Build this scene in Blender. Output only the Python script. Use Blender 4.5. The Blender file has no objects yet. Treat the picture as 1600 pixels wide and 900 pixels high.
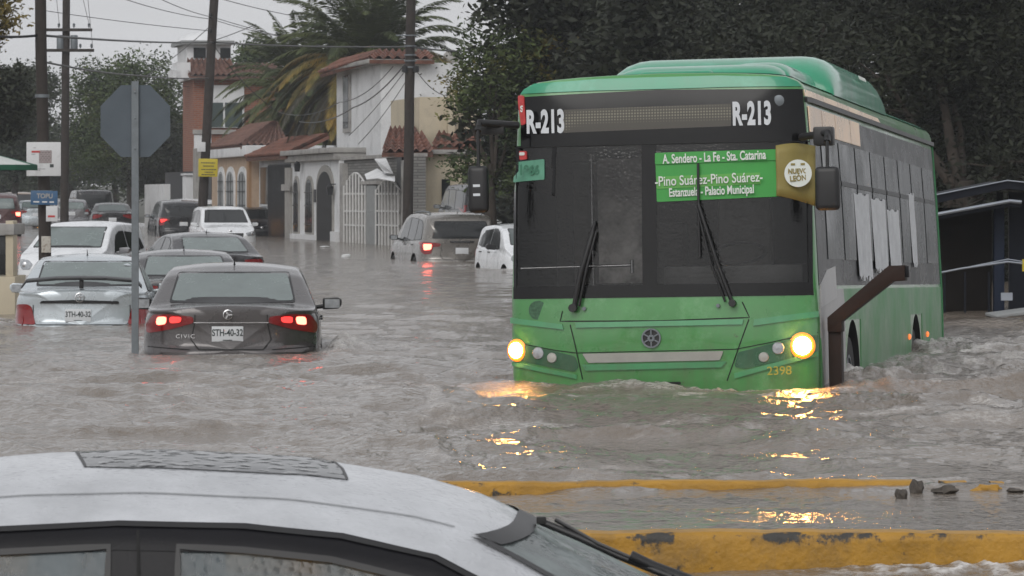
import bpy, bmesh, math, random
import numpy as np
from mathutils import Vector, Matrix
from mathutils.bvhtree import BVHTree

random.seed(7)
SC = bpy.context.scene
COL = SC.collection
R = math.radians

# ------------------------------------------------------------------ camera, sky, light, exposure
F = 6500.0          # focal length in pixels of the 1600 px wide photograph
CH = 1.56           # camera height above the flood water (z = 0)
HY = 305.0          # row of the horizon
cam = bpy.data.cameras.new('camera')
camo = bpy.data.objects.new('camera', cam); COL.objects.link(camo)
camo.location = (0, 0, CH); camo.rotation_euler = (R(90), 0, 0)
cam.sensor_width = 36.0; cam.lens = 36.0 * F / 1600.0
cam.shift_y = -(450.0 - HY) / 1600.0
cam.clip_start = 0.5; cam.clip_end = 3000
cam.dof.use_dof = True; cam.dof.focus_distance = 25.0; cam.dof.aperture_fstop = 24.0
SC.camera = camo

w = bpy.data.worlds.new('World'); SC.world = w; w.use_nodes = True
nt = w.node_tree
bg = nt.nodes['Background']
sky = nt.nodes.new('ShaderNodeTexSky'); sky.sky_type = 'NISHITA'; sky.sun_disc = False
sky.sun_elevation = R(38); sky.sun_rotation = R(200); sky.air_density = 1.0; sky.dust_density = 4.0
hsv = nt.nodes.new('ShaderNodeHueSaturation'); hsv.inputs['Saturation'].default_value = 0.16
nt.links.new(sky.outputs[0], hsv.inputs['Color']); 
mx = nt.nodes.new('ShaderNodeMix'); mx.data_type = 'RGBA'; mx.inputs[0].default_value = 0.7
mx.inputs[7].default_value = (5.75, 5.8, 6.0, 1)
nt.links.new(hsv.outputs[0], mx.inputs[6]); 
wn = nt.nodes.new('ShaderNodeTexNoise'); wn.inputs['Scale'].default_value = 5; wn.inputs['Detail'].default_value = 5
wc = nt.nodes.new('ShaderNodeTexCoord'); wm = nt.nodes.new('ShaderNodeMapping'); wm.inputs['Scale'].default_value = (1, 1, 5)
nt.links.new(wc.outputs['Generated'], wm.inputs[0]); nt.links.new(wm.outputs[0], wn.inputs['Vector'])
wr = nt.nodes.new('ShaderNodeMapRange'); wr.inputs[1].default_value = .3; wr.inputs[2].default_value = .7; wr.inputs[3].default_value = .9; wr.inputs[4].default_value = 1.1
ws = nt.nodes.new('ShaderNodeVectorMath'); ws.operation = 'SCALE'
nt.links.new(wn.outputs[0], wr.inputs[0]); nt.links.new(mx.outputs[2], ws.inputs[0]); nt.links.new(wr.outputs[0], ws.inputs['Scale'])
nt.links.new(ws.outputs[0], bg.inputs['Color'])
bg.inputs['Strength'].default_value = 0.085

sl = bpy.data.lights.new('sun', 'SUN'); sl.energy = 0.55; sl.angle = R(40); sl.color = (1, .97, .93)
so = bpy.data.objects.new('sun', sl); COL.objects.link(so)
so.rotation_euler = (R(52), 0, R(-20))
SC.view_settings.view_transform = 'Standard'; SC.view_settings.look = 'None'
SC.view_settings.exposure = 0.70; SC.view_settings.gamma = 1.0
SC.view_settings.use_curve_mapping = False
SC.cycles.use_denoising = True
SC.cycles.max_bounces = 6; SC.cycles.diffuse_bounces = 2; SC.cycles.glossy_bounces = 3
SC.cycles.transmission_bounces = 4; SC.cycles.transparent_max_bounces = 8; SC.cycles.volume_bounces = 1
SC.cycles.sample_clamp_indirect = 16
SC.cycles.caustics_reflective = False; SC.cycles.caustics_refractive = False

# ------------------------------------------------------------------ helpers
def W(px, py, D):
    """a point seen at photo pixel (px, py) that stands D metres away"""
    return Vector(((px - 800) / F * D, D, CH - (py - HY) / F * D))

def tag(o, label=None, cat=None, group=None, kind=None):
    if label: o['label'] = label
    if cat: o['category'] = cat
    if group: o['group'] = group
    if kind: o['kind'] = kind
    return o

def empty(name, loc=(0, 0, 0), rot=(0, 0, 0)):
    o = bpy.data.objects.new(name, None); COL.objects.link(o)
    o.location = loc; o.rotation_euler = rot; o.empty_display_size = 0.1
    return o

def link_mesh(name, me, mats, parent=None, smooth=None):
    if not isinstance(mats, (list, tuple)): mats = [mats]
    if not me.materials:
        for m in mats: me.materials.append(m)
    if smooth:
        me.polygons.foreach_set('use_smooth', [True] * len(me.polygons))
        if smooth is not True: me.set_sharp_from_angle(angle=R(smooth))
    o = bpy.data.objects.new(name, me); COL.objects.link(o)
    if parent: o.parent = parent
    return o

def fast_mesh(name, V, Q, mat, parent=None, smooth=False):
    """V (n,3) array, Q (m,4) array of quads"""
    me = bpy.data.meshes.new(name)
    V = np.ascontiguousarray(V, dtype=np.float32); Q = np.ascontiguousarray(Q, dtype=np.int32)
    me.vertices.add(len(V)); me.vertices.foreach_set('co', V.ravel())
    me.loops.add(Q.size); me.loops.foreach_set('vertex_index', Q.ravel())
    me.polygons.add(len(Q)); me.polygons.foreach_set('loop_start', np.arange(0, Q.size, Q.shape[1], dtype=np.int32))
    me.update(calc_edges=True)
    if smooth: me.polygons.foreach_set('use_smooth', np.ones(len(Q), dtype=bool))
    return link_mesh(name, me, mat, parent)

class MB:
    """collects shapes and links them as one mesh"""
    def __init__(s): s.v = []; s.f = []; s.mi = []; s.m = 0
    def add(s, vs, fs, M=None):
        b = len(s.v)
        for p in vs: s.v.append(tuple(M @ Vector(p)) if M is not None else tuple(p))
        for f in fs: s.f.append([b + i for i in f]); s.mi.append(s.m)
        return s
    def box(s, c, d, M=None, taper=1.0):
        x, y, z = c; a, b, h = d[0] / 2, d[1] / 2, d[2] / 2; t = taper
        vs = [(x - a, y - b, z - h), (x + a, y - b, z - h), (x + a, y + b, z - h), (x - a, y + b, z - h),
              (x - a * t, y - b * t, z + h), (x + a * t, y - b * t, z + h), (x + a * t, y + b * t, z + h), (x - a * t, y + b * t, z + h)]
        return s.add(vs, [(0, 3, 2, 1), (4, 5, 6, 7), (0, 1, 5, 4), (1, 2, 6, 5), (2, 3, 7, 6), (3, 0, 4, 7)], M)
    def bx(s, x0, x1, y0, y1, z0, z1, M=None):
        return s.box(((x0 + x1) / 2, (y0 + y1) / 2, (z0 + z1) / 2), (abs(x1 - x0), abs(y1 - y0), abs(z1 - z0)), M)
    def prism(s, poly, axis, a, b, M=None):
        """polygon given in the two other axes, extruded along axis from a to b"""
        def P(p, t):
            return {'x': (t, p[0], p[1]), 'y': (p[0], t, p[1]), 'z': (p[0], p[1], t)}[axis]
        n = len(poly)
        vs = [P(p, a) for p in poly] + [P(p, b) for p in poly]
        fs = [list(range(n))[::-1], list(range(n, 2 * n))] + [(i, (i + 1) % n, n + (i + 1) % n, n + i) for i in range(n)]
        return s.add(vs, fs, M)
    def tube(s, pts, r, n=8, caps=True, M=None):
        pts = [Vector(p) for p in pts]; k = len(pts)
        rs = r if isinstance(r, (list, tuple)) else [r] * k
        vs = []
        up = Vector((0, 0, 1))
        for i, p in enumerate(pts):
            t = (pts[min(i + 1, k - 1)] - pts[max(i - 1, 0)]).normalized()
            u = t.cross(up)
            if u.length < 1e-3: u = t.cross(Vector((0, 1, 0)))
            u.normalize(); v = u.cross(t).normalized()
            for j in range(n):
                a = 2 * math.pi * j / n
                vs.append(p + (u * math.cos(a) + v * math.sin(a)) * rs[i])
        fs = [(i * n + j, i * n + (j + 1) % n, (i + 1) * n + (j + 1) % n, (i + 1) * n + j) for i in range(k - 1) for j in range(n)]
        if caps: fs += [list(range(n))[::-1], [(k - 1) * n + j for j in range(n)]]
        return s.add(vs, fs, M)
    def lathe(s, prof, n=24, M=None, ring=False):
        """prof: (r, z) from one end to the other, round z"""
        vs = [(r * math.cos(2 * math.pi * j / n), r * math.sin(2 * math.pi * j / n), z) for r, z in prof for j in range(n)]
        k = len(prof)
        fs = [(i * n + j, i * n + (j + 1) % n, (i + 1) * n + (j + 1) % n, (i + 1) * n + j) for i in range(k - 1) for j in range(n)]
        if ring: fs += [((k - 1) * n + j, (k - 1) * n + (j + 1) % n, (j + 1) % n, j) for j in range(n)]
        else: fs += [list(range(n))[::-1], [(k - 1) * n + j for j in range(n)]]
        return s.add(vs, fs, M)
    def build(s, name, mats, parent=None, smooth=None, bevel=0, seg=2):
        me = bpy.data.meshes.new(name); me.from_pydata(s.v, [], s.f)
        bm = bmesh.new(); bm.from_mesh(me)
        for f, i in zip(bm.faces, s.mi): f.material_index = i
        bmesh.ops.recalc_face_normals(bm, faces=bm.faces)
        if bevel:
            es = [e for e in bm.edges if len(e.link_faces) == 2 and e.calc_face_angle(0) > 0.5]
            bmesh.ops.bevel(bm, geom=es, offset=bevel, segments=seg, profile=0.6, affect='EDGES', clamp_overlap=True)
            smooth = smooth or 40
        bm.to_mesh(me); bm.free()
        return link_mesh(name, me, mats, parent, smooth)

def rotm(ax, ay, az, loc=(0, 0, 0)):
    return Matrix.Translation(loc) @ Matrix.Rotation(az, 4, 'Z') @ Matrix.Rotation(ay, 4, 'Y') @ Matrix.Rotation(ax, 4, 'X')

# ------------------------------------------------------------------ materials
def pm(name, col, rough=.5, metal=0., var=.12, vscale=3., bump=0., bscale=20., spec=.5, emit=None, es=0., coat=0., rvar=0., stain=None, stain_scale=1.2, stain_amt=.5):
    m = bpy.data.materials.new(name); m.use_nodes = True
    N = m.node_tree.nodes; L = m.node_tree.links; b = N['Principled BSDF']
    b.inputs['Roughness'].default_value = rough; b.inputs['Metallic'].default_value = metal
    b.inputs['Specular IOR Level'].default_value = spec
    b.inputs['Coat Weight'].default_value = coat; b.inputs['Coat Roughness'].default_value = .05
    b.inputs['Base Color'].default_value = (*col, 1)
    tc = N.new('ShaderNodeTexCoord')
    src = None
    if var:
        n = N.new('ShaderNodeTexNoise'); n.inputs['Scale'].default_value = vscale; n.inputs['Detail'].default_value = 6; n.inputs['Roughness'].default_value = .65
        L.new(tc.outputs['Object'], n.inputs['Vector'])
        mr = N.new('ShaderNodeMapRange'); mr.inputs[1].default_value = .3; mr.inputs[2].default_value = .7
        mr.inputs[3].default_value = 1 - var; mr.inputs[4].default_value = 1 + var * .6
        L.new(n.outputs[0], mr.inputs[0])
        vm = N.new('ShaderNodeVectorMath'); vm.operation = 'SCALE'; vm.inputs[0].default_value = col
        L.new(mr.outputs[0], vm.inputs['Scale']); src = vm.outputs[0]
        if rvar:
            m2 = N.new('ShaderNodeMapRange'); m2.inputs[1].default_value = .35; m2.inputs[2].default_value = .65
            m2.inputs[3].default_value = rough; m2.inputs[4].default_value = rough + rvar
            L.new(n.outputs[0], m2.inputs[0]); L.new(m2.outputs[0], b.inputs['Roughness'])
    if stain:
        n = N.new('ShaderNodeTexNoise'); n.inputs['Scale'].default_value = stain_scale; n.inputs['Detail'].default_value = 8; n.inputs['Roughness'].default_value = .7
        L.new(tc.outputs['Object'], n.inputs['Vector'])
        mr = N.new('ShaderNodeMapRange'); mr.inputs[1].default_value = .52; mr.inputs[2].default_value = .62; mr.inputs[4].default_value = stain_amt
        L.new(n.outputs[0], mr.inputs[0])
        x = N.new('ShaderNodeMix'); x.data_type = 'RGBA'; x.inputs[6].default_value = (*col, 1); x.inputs[7].default_value = (*stain, 1)
        L.new(mr.outputs[0], x.inputs[0])
        if src is not None: L.new(src, x.inputs[6])
        src = x.outputs[2]
    if src is not None: L.new(src, b.inputs['Base Color'])
    if bump:
        n = N.new('ShaderNodeTexNoise'); n.inputs['Scale'].default_value = bscale; n.inputs['Detail'].default_value = 5
        L.new(tc.outputs['Object'], n.inputs['Vector'])
        bp = N.new('ShaderNodeBump'); bp.inputs['Strength'].default_value = 1; bp.inputs['Distance'].default_value = bump
        L.new(n.outputs[0], bp.inputs['Height']); L.new(bp.outputs[0], b.inputs['Normal'])
    if emit:
        b.inputs['Emission Color'].default_value = (*emit, 1); b.inputs['Emission Strength'].default_value = es
    return m

def brick_mat(name, c1, c2, mortar, scale=1., bw=.5, rh=.25, ms=.02, rough=.85):
    m = bpy.data.materials.new(name); m.use_nodes = True
    N = m.node_tree.nodes; L = m.node_tree.links; b = N['Principled BSDF']
    tc = N.new('ShaderNodeTexCoord'); sp = N.new('ShaderNodeSeparateXYZ'); cb = N.new('ShaderNodeCombineXYZ')
    L.new(tc.outputs['Object'], sp.inputs[0])
    ad = N.new('ShaderNodeMath'); ad.operation = 'ADD'; L.new(sp.outputs[0], ad.inputs[0]); L.new(sp.outputs[1], ad.inputs[1])
    L.new(ad.outputs[0], cb.inputs[0]); L.new(sp.outputs[2], cb.inputs[1])
    t = N.new('ShaderNodeTexBrick'); L.new(cb.outputs[0], t.inputs['Vector'])
    t.inputs['Color1'].default_value = (*c1, 1); t.inputs['Color2'].default_value = (*c2, 1); t.inputs['Mortar'].default_value = (*mortar, 1)
    t.inputs['Scale'].default_value = scale; t.inputs['Brick Width'].default_value = bw; t.inputs['Row Height'].default_value = rh; t.inputs['Mortar Size'].default_value = ms
    L.new(t.outputs['Color'], b.inputs['Base Color']); b.inputs['Roughness'].default_value = rough
    bp = N.new('ShaderNodeBump'); bp.inputs['Distance'].default_value = .01; bp.invert = True
    L.new(t.outputs['Fac'], bp.inputs['Height']); L.new(bp.outputs[0], b.inputs['Normal'])
    return m

def wet_paint(name, col, metal=.0, rough=.22):
    """car paint beaded with rain and a film of dirt"""
    m = pm(name, col, rough=rough, metal=metal, var=.1, vscale=2.2, coat=.6, rvar=.12)
    N = m.node_tree.nodes; L = m.node_tree.links; b = N['Principled BSDF']
    tc = N.new('ShaderNodeTexCoord'); v = N.new('ShaderNodeTexVoronoi'); v.inputs['Scale'].default_value = 70
    L.new(tc.outputs['Object'], v.inputs['Vector'])
    mr = N.new('ShaderNodeMapRange'); mr.inputs[1].default_value = .1; mr.inputs[2].default_value = .35; mr.inputs[3].default_value = 1; mr.inputs[4].default_value = 0
    L.new(v.outputs['Distance'], mr.inputs[0])
    bp = N.new('ShaderNodeBump'); bp.inputs['Distance'].default_value = .0012; bp.inputs['Strength'].default_value = .5
    L.new(mr.outputs[0], bp.inputs['Height']); L.new(bp.outputs[0], b.inputs['Normal']); L.new(bp.outputs[0], b.inputs['Coat Normal'])
    return m

M = {}
M['black'] = pm('black_plastic', (.012, .012, .013), .45, var=.2)
M['rubber'] = pm('tyre_rubber', (.02, .02, .02), .8, var=.2, vscale=8)
M['rim'] = pm('rim_alloy', (.32, .32, .33), .35, .8)
M['seam'] = pm('panel_gap', (.006, .006, .006), .8, var=0)
M['chrome'] = pm('chrome', (.62, .62, .63), .18, 1., var=.1)
M['glass'] = pm('car_glass', (.07, .09, .088), .07, var=.25, vscale=1.5, spec=.6, rvar=.1)
M['glass_sky'] = pm('sky_reflection_glass', (.15, .185, .18), .12, var=.22, vscale=2., spec=.9, rvar=.2)  # pale base colour paints the hazy sky reflection into the glass
M['glass_dark'] = pm('dark_glass', (.015, .017, .018), .06, var=.2, spec=.5, rvar=.08)
M['plate'] = pm('plate_white', (.62, .64, .66), .5, var=.06)
M['ink'] = pm('plate_ink', (.03, .04, .04), .6, var=0)
M['red_lens'] = pm('red_lens', (.22, .008, .01), .12, var=.2, vscale=12, coat=.6)
M['red_lit'] = pm('red_lamp_lit', (.6, .02, .02), .2, var=0, emit=(1, .045, .04), es=1.2)
M['red_hot'] = pm('brake_bulb', (.8, .1, .08), .2, var=0, emit=(1, .14, .09), es=4.5)
M['amber'] = pm('amber_lamp', (.8, .3, .05), .2, var=0, emit=(1, .32, .05), es=5)
M['head'] = pm('headlamp_bulb', (1, .8, .5), .2, var=0, emit=(1, .43, .10), es=110)
M['lamp_glass'] = pm('lamp_glass', (.38, .4, .42), .12, .3, var=.4, vscale=14, coat=.5)
M['steel'] = pm('galvanised_steel', (.17, .19, .205), .5, .4, var=.2, vscale=9, bump=.001)
M['wood_pole'] = pm('pole_wood', (.035, .028, .024), .85, var=.35, vscale=5, bump=.01, bscale=14)
M['white_wall'] = pm('white_plaster', (.66, .67, .68), .85, var=.1, vscale=1., bump=.004, stain=(.40, .405, .41), stain_scale=.9, stain_amt=.5)
M['cream_wall'] = pm('cream_plaster', (.50, .44, .33), .85, var=.1, vscale=1., bump=.004, stain=(.34, .3, .24), stain_amt=.4)
M['stone'] = pm('stone_trim', (.30, .29, .27), .85, var=.22, vscale=3, bump=.008)
M['iron'] = pm('dark_iron', (.012, .013, .015), .55, var=.2)
M['interior'] = pm('dark_interior', (.013, .013, .014), .8, var=.3)
M['tan'] = pm('tan_fabric', (.32, .24, .15), .9, var=.3, vscale=14)
# ------------------------------------------------------------------ flood water, road bed, land
rng = np.random.default_rng(3)
def vnoise(x, y, seed=0):
    """smooth value noise 0..1"""
    xi = np.floor(x).astype(np.int64); yi = np.floor(y).astype(np.int64)
    fx = x - xi; fy = y - yi; fx = fx * fx * (3 - 2 * fx); fy = fy * fy * (3 - 2 * fy)
    def h(a, b):
        n = (a * 374761393 + b * 668265263 + seed * 1442695041) & 0x7fffffff
        n = ((n ^ (n >> 13)) * 1274126177) & 0x7fffffff
        n = (n ^ (n >> 16)) & 0xffff
        return n / 65535.0
    return (h(xi, yi) * (1 - fx) + h(xi + 1, yi) * fx) * (1 - fy) + (h(xi, yi + 1) * (1 - fx) + h(xi + 1, yi + 1) * fx) * fy
def fbm(x, y, seed=0, o=4):
    s = 0; a = .5; t = 0
    for k in range(o):
        s = s + a * vnoise(x * 2 ** k + 17 * k, y * 2 ** k - 9 * k, seed + k); t += a; a *= .55
    return s / t
def ridged(x, y, seed=0, o=4):
    s = 0; a = .5; t = 0
    for k in range(o):
        s = s + a * (1 - np.abs(2 * vnoise(x * 2 ** k + 5 * k, y * 2 ** k + 3 * k, seed + k) - 1)); t += a; a *= .5
    return s / t

def bump_at(x, y, cx, cy, rx, ry, rot=0.):
    c, s = math.cos(rot), math.sin(rot)
    dx = (x - cx) * c + (y - cy) * s; dy = -(x - cx) * s + (y - cy) * c
    return np.exp(-((dx / rx) ** 2 + (dy / ry) ** 2))

BUS_D = 33.9; BUS_X = (1032 - 800) / 190.5; BUS_YAW = R(-10.8)
def build_water():
    ys = [-60., -30., -10., 0., 5., 8.]
    y = 8.6
    while y < 240:
        ys.append(y); y *= 1.0026 if y < 60 else 1.004
    ys += [260, 300]
    ys = np.array(ys)
    uf = np.arange(-.132, .1321, .00047)
    side = .132 + np.cumsum(np.geomspace(.0006, .05, 46))
    u = np.concatenate([-side[::-1], uf, side])
    X = u[None, :] * np.maximum(ys, 8.6)[:, None]; Y = np.repeat(ys[:, None], len(u), 1)
    # regional strength of the chop
    calm = 1 - .8 * bump_at(X, Y, BUS_X, 33.2, 1.5, .8) - .0
    calm = calm * (1 - .45 * bump_at(X, Y, 1.2, 31.2, 1.5, 1.5))
    amp = np.full(X.shape, .62)
    amp += .55 * bump_at(X, Y, 1.2, 32, 7, 8) + .6 * bump_at(X, Y, 5.5, 38, 3.2, 9)
    amp += .35 * bump_at(X, Y, -2.5, 33, 5, 6)
    amp *= np.where(Y < 21.9, .33, 1.0) * np.where(Y > 60, .5, 1.0) * np.where(Y > 120, .4, 1.)
    amp *= (.65 + .7 * fbm(X * .35, Y * .16, 91, 3))
    wx = X + .5 * (fbm(X * .6, Y * .35, 31, 3) - .5) * 2; wy = Y + .6 * (fbm(X * .5, Y * .3, 37, 3) - .5) * 2
    Z = np.zeros_like(X)
    r = random.Random(5)
    for k in range(46):
        lam = .28 * (9 ** (k / 45.0)) * r.uniform(.85, 1.15)
        th = r.gauss(1.45, .75)
        kx, ky = math.cos(th) * 2 * math.pi / lam, math.sin(th) * 2 * math.pi / lam
        a = .0034 * lam ** .85 * r.uniform(.6, 1.4)
        ph = r.uniform(0, 6.28)
        s = np.sin(wx * kx + wy * ky + ph)
        fade = np.clip(1.25 - Y / (lam * 210), 0, 1)
        Z += a * (s + .35 * s * np.abs(s)) * fade
    Z *= .98 * amp
    # sharper wind-blown crests
    rd = ridged(wx * 1.5 + 3, wy * .75, 51, 4)
    Z += .046 * amp * (rd ** 3 - .25) * np.clip(1.6 - Y / 75, 0, 1)
    rd2 = ridged(wx * 4.2 + 3, wy * 2.4, 57, 3)
    Z += .018 * amp * (rd2 ** 2 - .4) * np.clip(1.4 - Y / 50, 0, 1)
    rd3 = ridged(wx * 9.5 + 7, wy * 5.5, 61, 2); rd4 = vnoise(X * 16, Y * 9, 63)
    Z += (.0095 * (rd3 ** 2 - .4) + .004 * (rd4 - .5)) * (.4 + .6 * amp) * np.clip(1.5 - Y / 42, 0, 1)
    Z *= calm
    # bow wave, wheel wash and wakes
    turb = ridged(X * 3.2, Y * 2.4, 71, 5)
    fine = ridged(X * 9, Y * 6, 75, 3)
    bow = bump_at(X, Y, BUS_X - .1, 33.75, 1.15, .45) + .6 * bump_at(X, Y, BUS_X + .5, 33.5, .7, .4)
    wash = (1.1 * bump_at(X, Y, 2.9, 36.6, .55, 2.6, .16) + .9 * bump_at(X, Y, 4.3, 43.2, .7, 2.6, .16) +
            .55 * bump_at(X, Y, 4.6, 38.5, 2.0, 1.3, .2) + .7 * bump_at(X, Y, 5.2, 41.5, 2.2, 1.0, .1) + .45 * bump_at(X, Y, 6.4, 45, 2.5, 1.5))
    civ = bump_at(X, Y, -1.72, 42.6, .16, 1.3) + .25 * bump_at(X, Y, -1.3, 42.4, .35, .8)
    far = .5 * bump_at(X, Y, 0.0, 92, 2.6, 2.5) + .8 * bump_at(X, Y, .5, 86.3, 1.0, .7)
    lap = bump_at(X, Y, -6.3, 50.5, .8, 2.2)
    near = bump_at(X, Y, 2.05, 17.05, .75, .22)
    Z += bow * .10 * (turb - .78) + wash * (.11 * (turb - .70) + .04 * (fine - .6)) + civ * (.04 + .2 * (turb - .4) + .08 * (fine - .5))
    Z += far * .16 * (turb - .4) + lap * .1 * (turb - .5) + near * (.03 + .05 * (fine - .4))
    # foam
    foam = np.clip((turb - .64) * 4, 0, 1) * np.clip(bow * .55 + wash * .85 + civ * 2.2 + far * 1.1 + lap * .9, 0, 1)
    foam += np.clip((fine - .5) * 4, 0, 1) * np.clip(civ * 1.2 + wash * .25 + near * 1.5 + bow * .12 + far * .5, 0, 1)
    st = ridged(wx * 1.3, wy * 1.0, 83, 5)
    foam += .6 * np.clip((st - .775) * 9, 0, 1) * np.clip(amp - .45, 0, 1)
    foam = np.clip(foam, 0, 1)
    Z[ys < 8.5] = 0
    nr, nc = X.shape
    V = np.stack([X, Y, Z], -1).reshape(-1, 3)
    i = np.arange((nr - 1) * (nc - 1)); rr = i // (nc - 1); cc = i % (nc - 1)
    a = rr * nc + cc
    Q = np.stack([a, a + 1, a + nc + 1, a + nc], -1)
    m = bpy.data.materials.new('flood_water'); m.use_nodes = True
    N = m.node_tree.nodes; L = m.node_tree.links; b = N['Principled BSDF']
    b.inputs['IOR'].default_value = 1.42; b.inputs['Roughness'].default_value = .06
    at = N.new('ShaderNodeAttribute'); at.attribute_name = 'foam'
    tc = N.new('ShaderNodeTexCoord')
    n0 = N.new('ShaderNodeTexNoise'); n0.inputs['Scale'].default_value = .8; n0.inputs['Detail'].default_value = 5; L.new(tc.outputs['Object'], n0.inputs['Vector'])
    mud = N.new('ShaderNodeMix'); mud.data_type = 'RGBA'; mud.inputs[6].default_value = (.132, .106, .082, 1); mud.inputs[7].default_value = (.190, .161, .132, 1)
    L.new(n0.outputs[0], mud.inputs[0])
    nf = N.new('ShaderNodeTexNoise'); nf.inputs['Scale'].default_value = 26; nf.inputs['Detail'].default_value = 4; L.new(tc.outputs['Object'], nf.inputs['Vector'])
    mf = N.new('ShaderNodeMapRange'); mf.inputs[1].default_value = .38; mf.inputs[2].default_value = .62; mf.inputs[3].default_value = .35; L.new(nf.outputs[0], mf.inputs[0])
    mu = N.new('ShaderNodeMath'); mu.operation = 'MULTIPLY'; L.new(at.outputs['Fac'], mu.inputs[0]); L.new(mf.outputs[0], mu.inputs[1])
    x = N.new('ShaderNodeMix'); x.data_type = 'RGBA'; x.inputs[7].default_value = (.66, .64, .62, 1)
    L.new(mu.outputs[0], x.inputs[0]); L.new(mud.outputs[2], x.inputs[6]); L.new(x.outputs[2], b.inputs['Base Color'])
    ra = N.new('ShaderNodeMapRange'); ra.inputs[3].default_value = .06; ra.inputs[4].default_value = .7; L.new(mu.outputs[0], ra.inputs[0]); L.new(ra.outputs[0], b.inputs['Roughness'])
    mp = N.new('ShaderNodeMapping'); mp.inputs['Scale'].default_value = (1, .6, 1); L.new(tc.outputs['Object'], mp.inputs[0])
    n1 = N.new('ShaderNodeTexNoise'); n1.inputs['Scale'].default_value = 16; n1.inputs['Detail'].default_value = 5; n1.inputs['Roughness'].default_value = .6; L.new(mp.outputs[0], n1.inputs['Vector'])
    bp = N.new('ShaderNodeBump'); bp.inputs['Distance'].default_value = .032; bp.inputs['Strength'].default_value = 1
    L.new(n1.outputs[0], bp.inputs['Height']); L.new(bp.outputs[0], b.inputs['Normal'])
    o = fast_mesh('flood_water', V, Q, m, smooth=True)
    at_ = o.data.attributes.new('foam', 'FLOAT', 'POINT'); at_.data.foreach_set('value', foam.astype(np.float32).ravel())
    tag(o, kind='structure')
build_water()

M['asphalt'] = pm('wet_asphalt', (.05, .05, .05), .35, var=.25, vscale=4, bump=.004)
M['earth'] = pm('wet_ground', (.06, .06, .045), .8, var=.3, vscale=.3)
g = MB()
rows = [(-80, -.6), (16.9, -.6), (60, -.6), (150, -.45), (205, -.12), (245, .05), (320, .35), (1200, 4)]
for (y0, z0), (y1, z1) in zip(rows, rows[1:]):
    g.add([(-500, y0, z0), (500, y0, z0), (500, y1, z1), (-500, y1, z1)], [(0, 1, 2, 3)])
tag(g.build('ground', M['earth']), kind='structure')

# kerbs, painted yellow and worn
def kerb_material():
    m = pm('kerb_paint', (.39, .205, .020), .6, var=.25, vscale=5, bump=.006, bscale=40, stain=(.20, .12, .035), stain_scale=2.6, stain_amt=.6)
    N = m.node_tree.nodes; L = m.node_tree.links; b = N['Principled BSDF']
    tc = N.new('ShaderNodeTexCoord')
    n = N.new('ShaderNodeTexNoise'); n.inputs['Scale'].default_value = 5.5; n.inputs['Detail'].default_value = 9; n.inputs['Roughness'].default_value = .72
    L.new(tc.outputs['Object'], n.inputs['Vector'])
    sp = N.new('ShaderNodeSeparateXYZ'); L.new(tc.outputs['Object'], sp.inputs[0])
    # chips gather along the top edge and the foot of the face, where wheels and water work on them
    e = N.new('ShaderNodeAttribute'); e.attribute_name = 'wear'
    ad = N.new('ShaderNodeMath'); ad.operation = 'MULTIPLY_ADD'; ad.inputs[1].default_value = .12
    L.new(e.outputs['Fac'], ad.inputs[0]); L.new(n.outputs[0], ad.inputs[2])
    mr = N.new('ShaderNodeMapRange'); mr.inputs[1].default_value = .635; mr.inputs[2].default_value = .70; L.new(ad.outputs[0], mr.inputs[0])
    old = b.inputs['Base Color'].links[0].from_socket
    x = N.new('ShaderNodeMix'); x.data_type = 'RGBA'; x.inputs[7].default_value = (.035, .033, .03, 1)
    L.new(mr.outputs[0], x.inputs[0]); L.new(old, x.inputs[6]); L.new(x.outputs[2], b.inputs['Base Color'])
    return m
M['kerb'] = kerb_material()
def kerb(name, p0, p1, ztop, depth, zbot=-.6, seed=0, wf=1.):
    """a long concrete kerb with a rounded, chipped arris"""
    n = int((Vector(p1) - Vector(p0)).length / .035)
    prof = [(0, zbot, 0), (0, -.03, .9), (0, .01, .75), (0, .05, .25), (0, ztop - .06, .15), (0.002, ztop - .035, .7), (.006, ztop - .014, 1.0), (.018, ztop - .002, .8), (.05, ztop, .2), (depth - .03, ztop + .002, .3), (depth - .004, ztop - .015, .8), (depth, ztop - .05, .3), (depth, zbot, 0)]
    if ztop < .1: prof = [(0, zbot, 0), (0, -.05, .9), (0, ztop * .4, .5), (.004, ztop - .009, .6), (.016, ztop, .6), (depth - .016, ztop, .5), (depth - .003, ztop - .01, .6), (depth, zbot, 0)]
    i = np.arange(n + 1) / n
    P = np.array(p0)[None] * (1 - i[:, None]) + np.array(p1)[None] * i[:, None]
    k = len(prof); V = np.zeros((n + 1, k, 3)); wear = np.zeros((n + 1, k))
    for j, (dy, z, wr) in enumerate(prof):
        c = vnoise(P[:, 0] * 4 + 40, np.full(n + 1, z * 30), seed); c2 = vnoise(P[:, 0] * 17 + 40, np.full(n + 1, z * 60), seed + 1)
        slow = vnoise(P[:, 0] * .8 + 9, np.zeros(n + 1), seed + 5)
        V[:, j, 0] = P[:, 0]; V[:, j, 1] = P[:, 1] + dy + (c - .5) * .012 + (c2 - .5) * .006
        V[:, j, 2] = z + ((slow - .5) * .012 + (c2 - .5) * .006 * (1 if z > .0 else 0) + (c - .5) * .008 if z > ztop - .07 else 0); wear[:, j] = wr * wf + (wf - 1) * .2
    a = (np.arange(n)[:, None] * k + np.arange(k - 1)[None]).reshape(-1)
    Q = np.stack([a, a + 1, a + k + 1, a + k], -1)[:, ::-1]
    o = fast_mesh(name, V.reshape(-1, 3), Q, M['kerb'], smooth=True)
    at = o.data.attributes.new('wear', 'FLOAT', 'POINT'); at.data.foreach_set('value', wear.astype(np.float32).ravel())
    tag(o, kind='structure')
    return o
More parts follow.
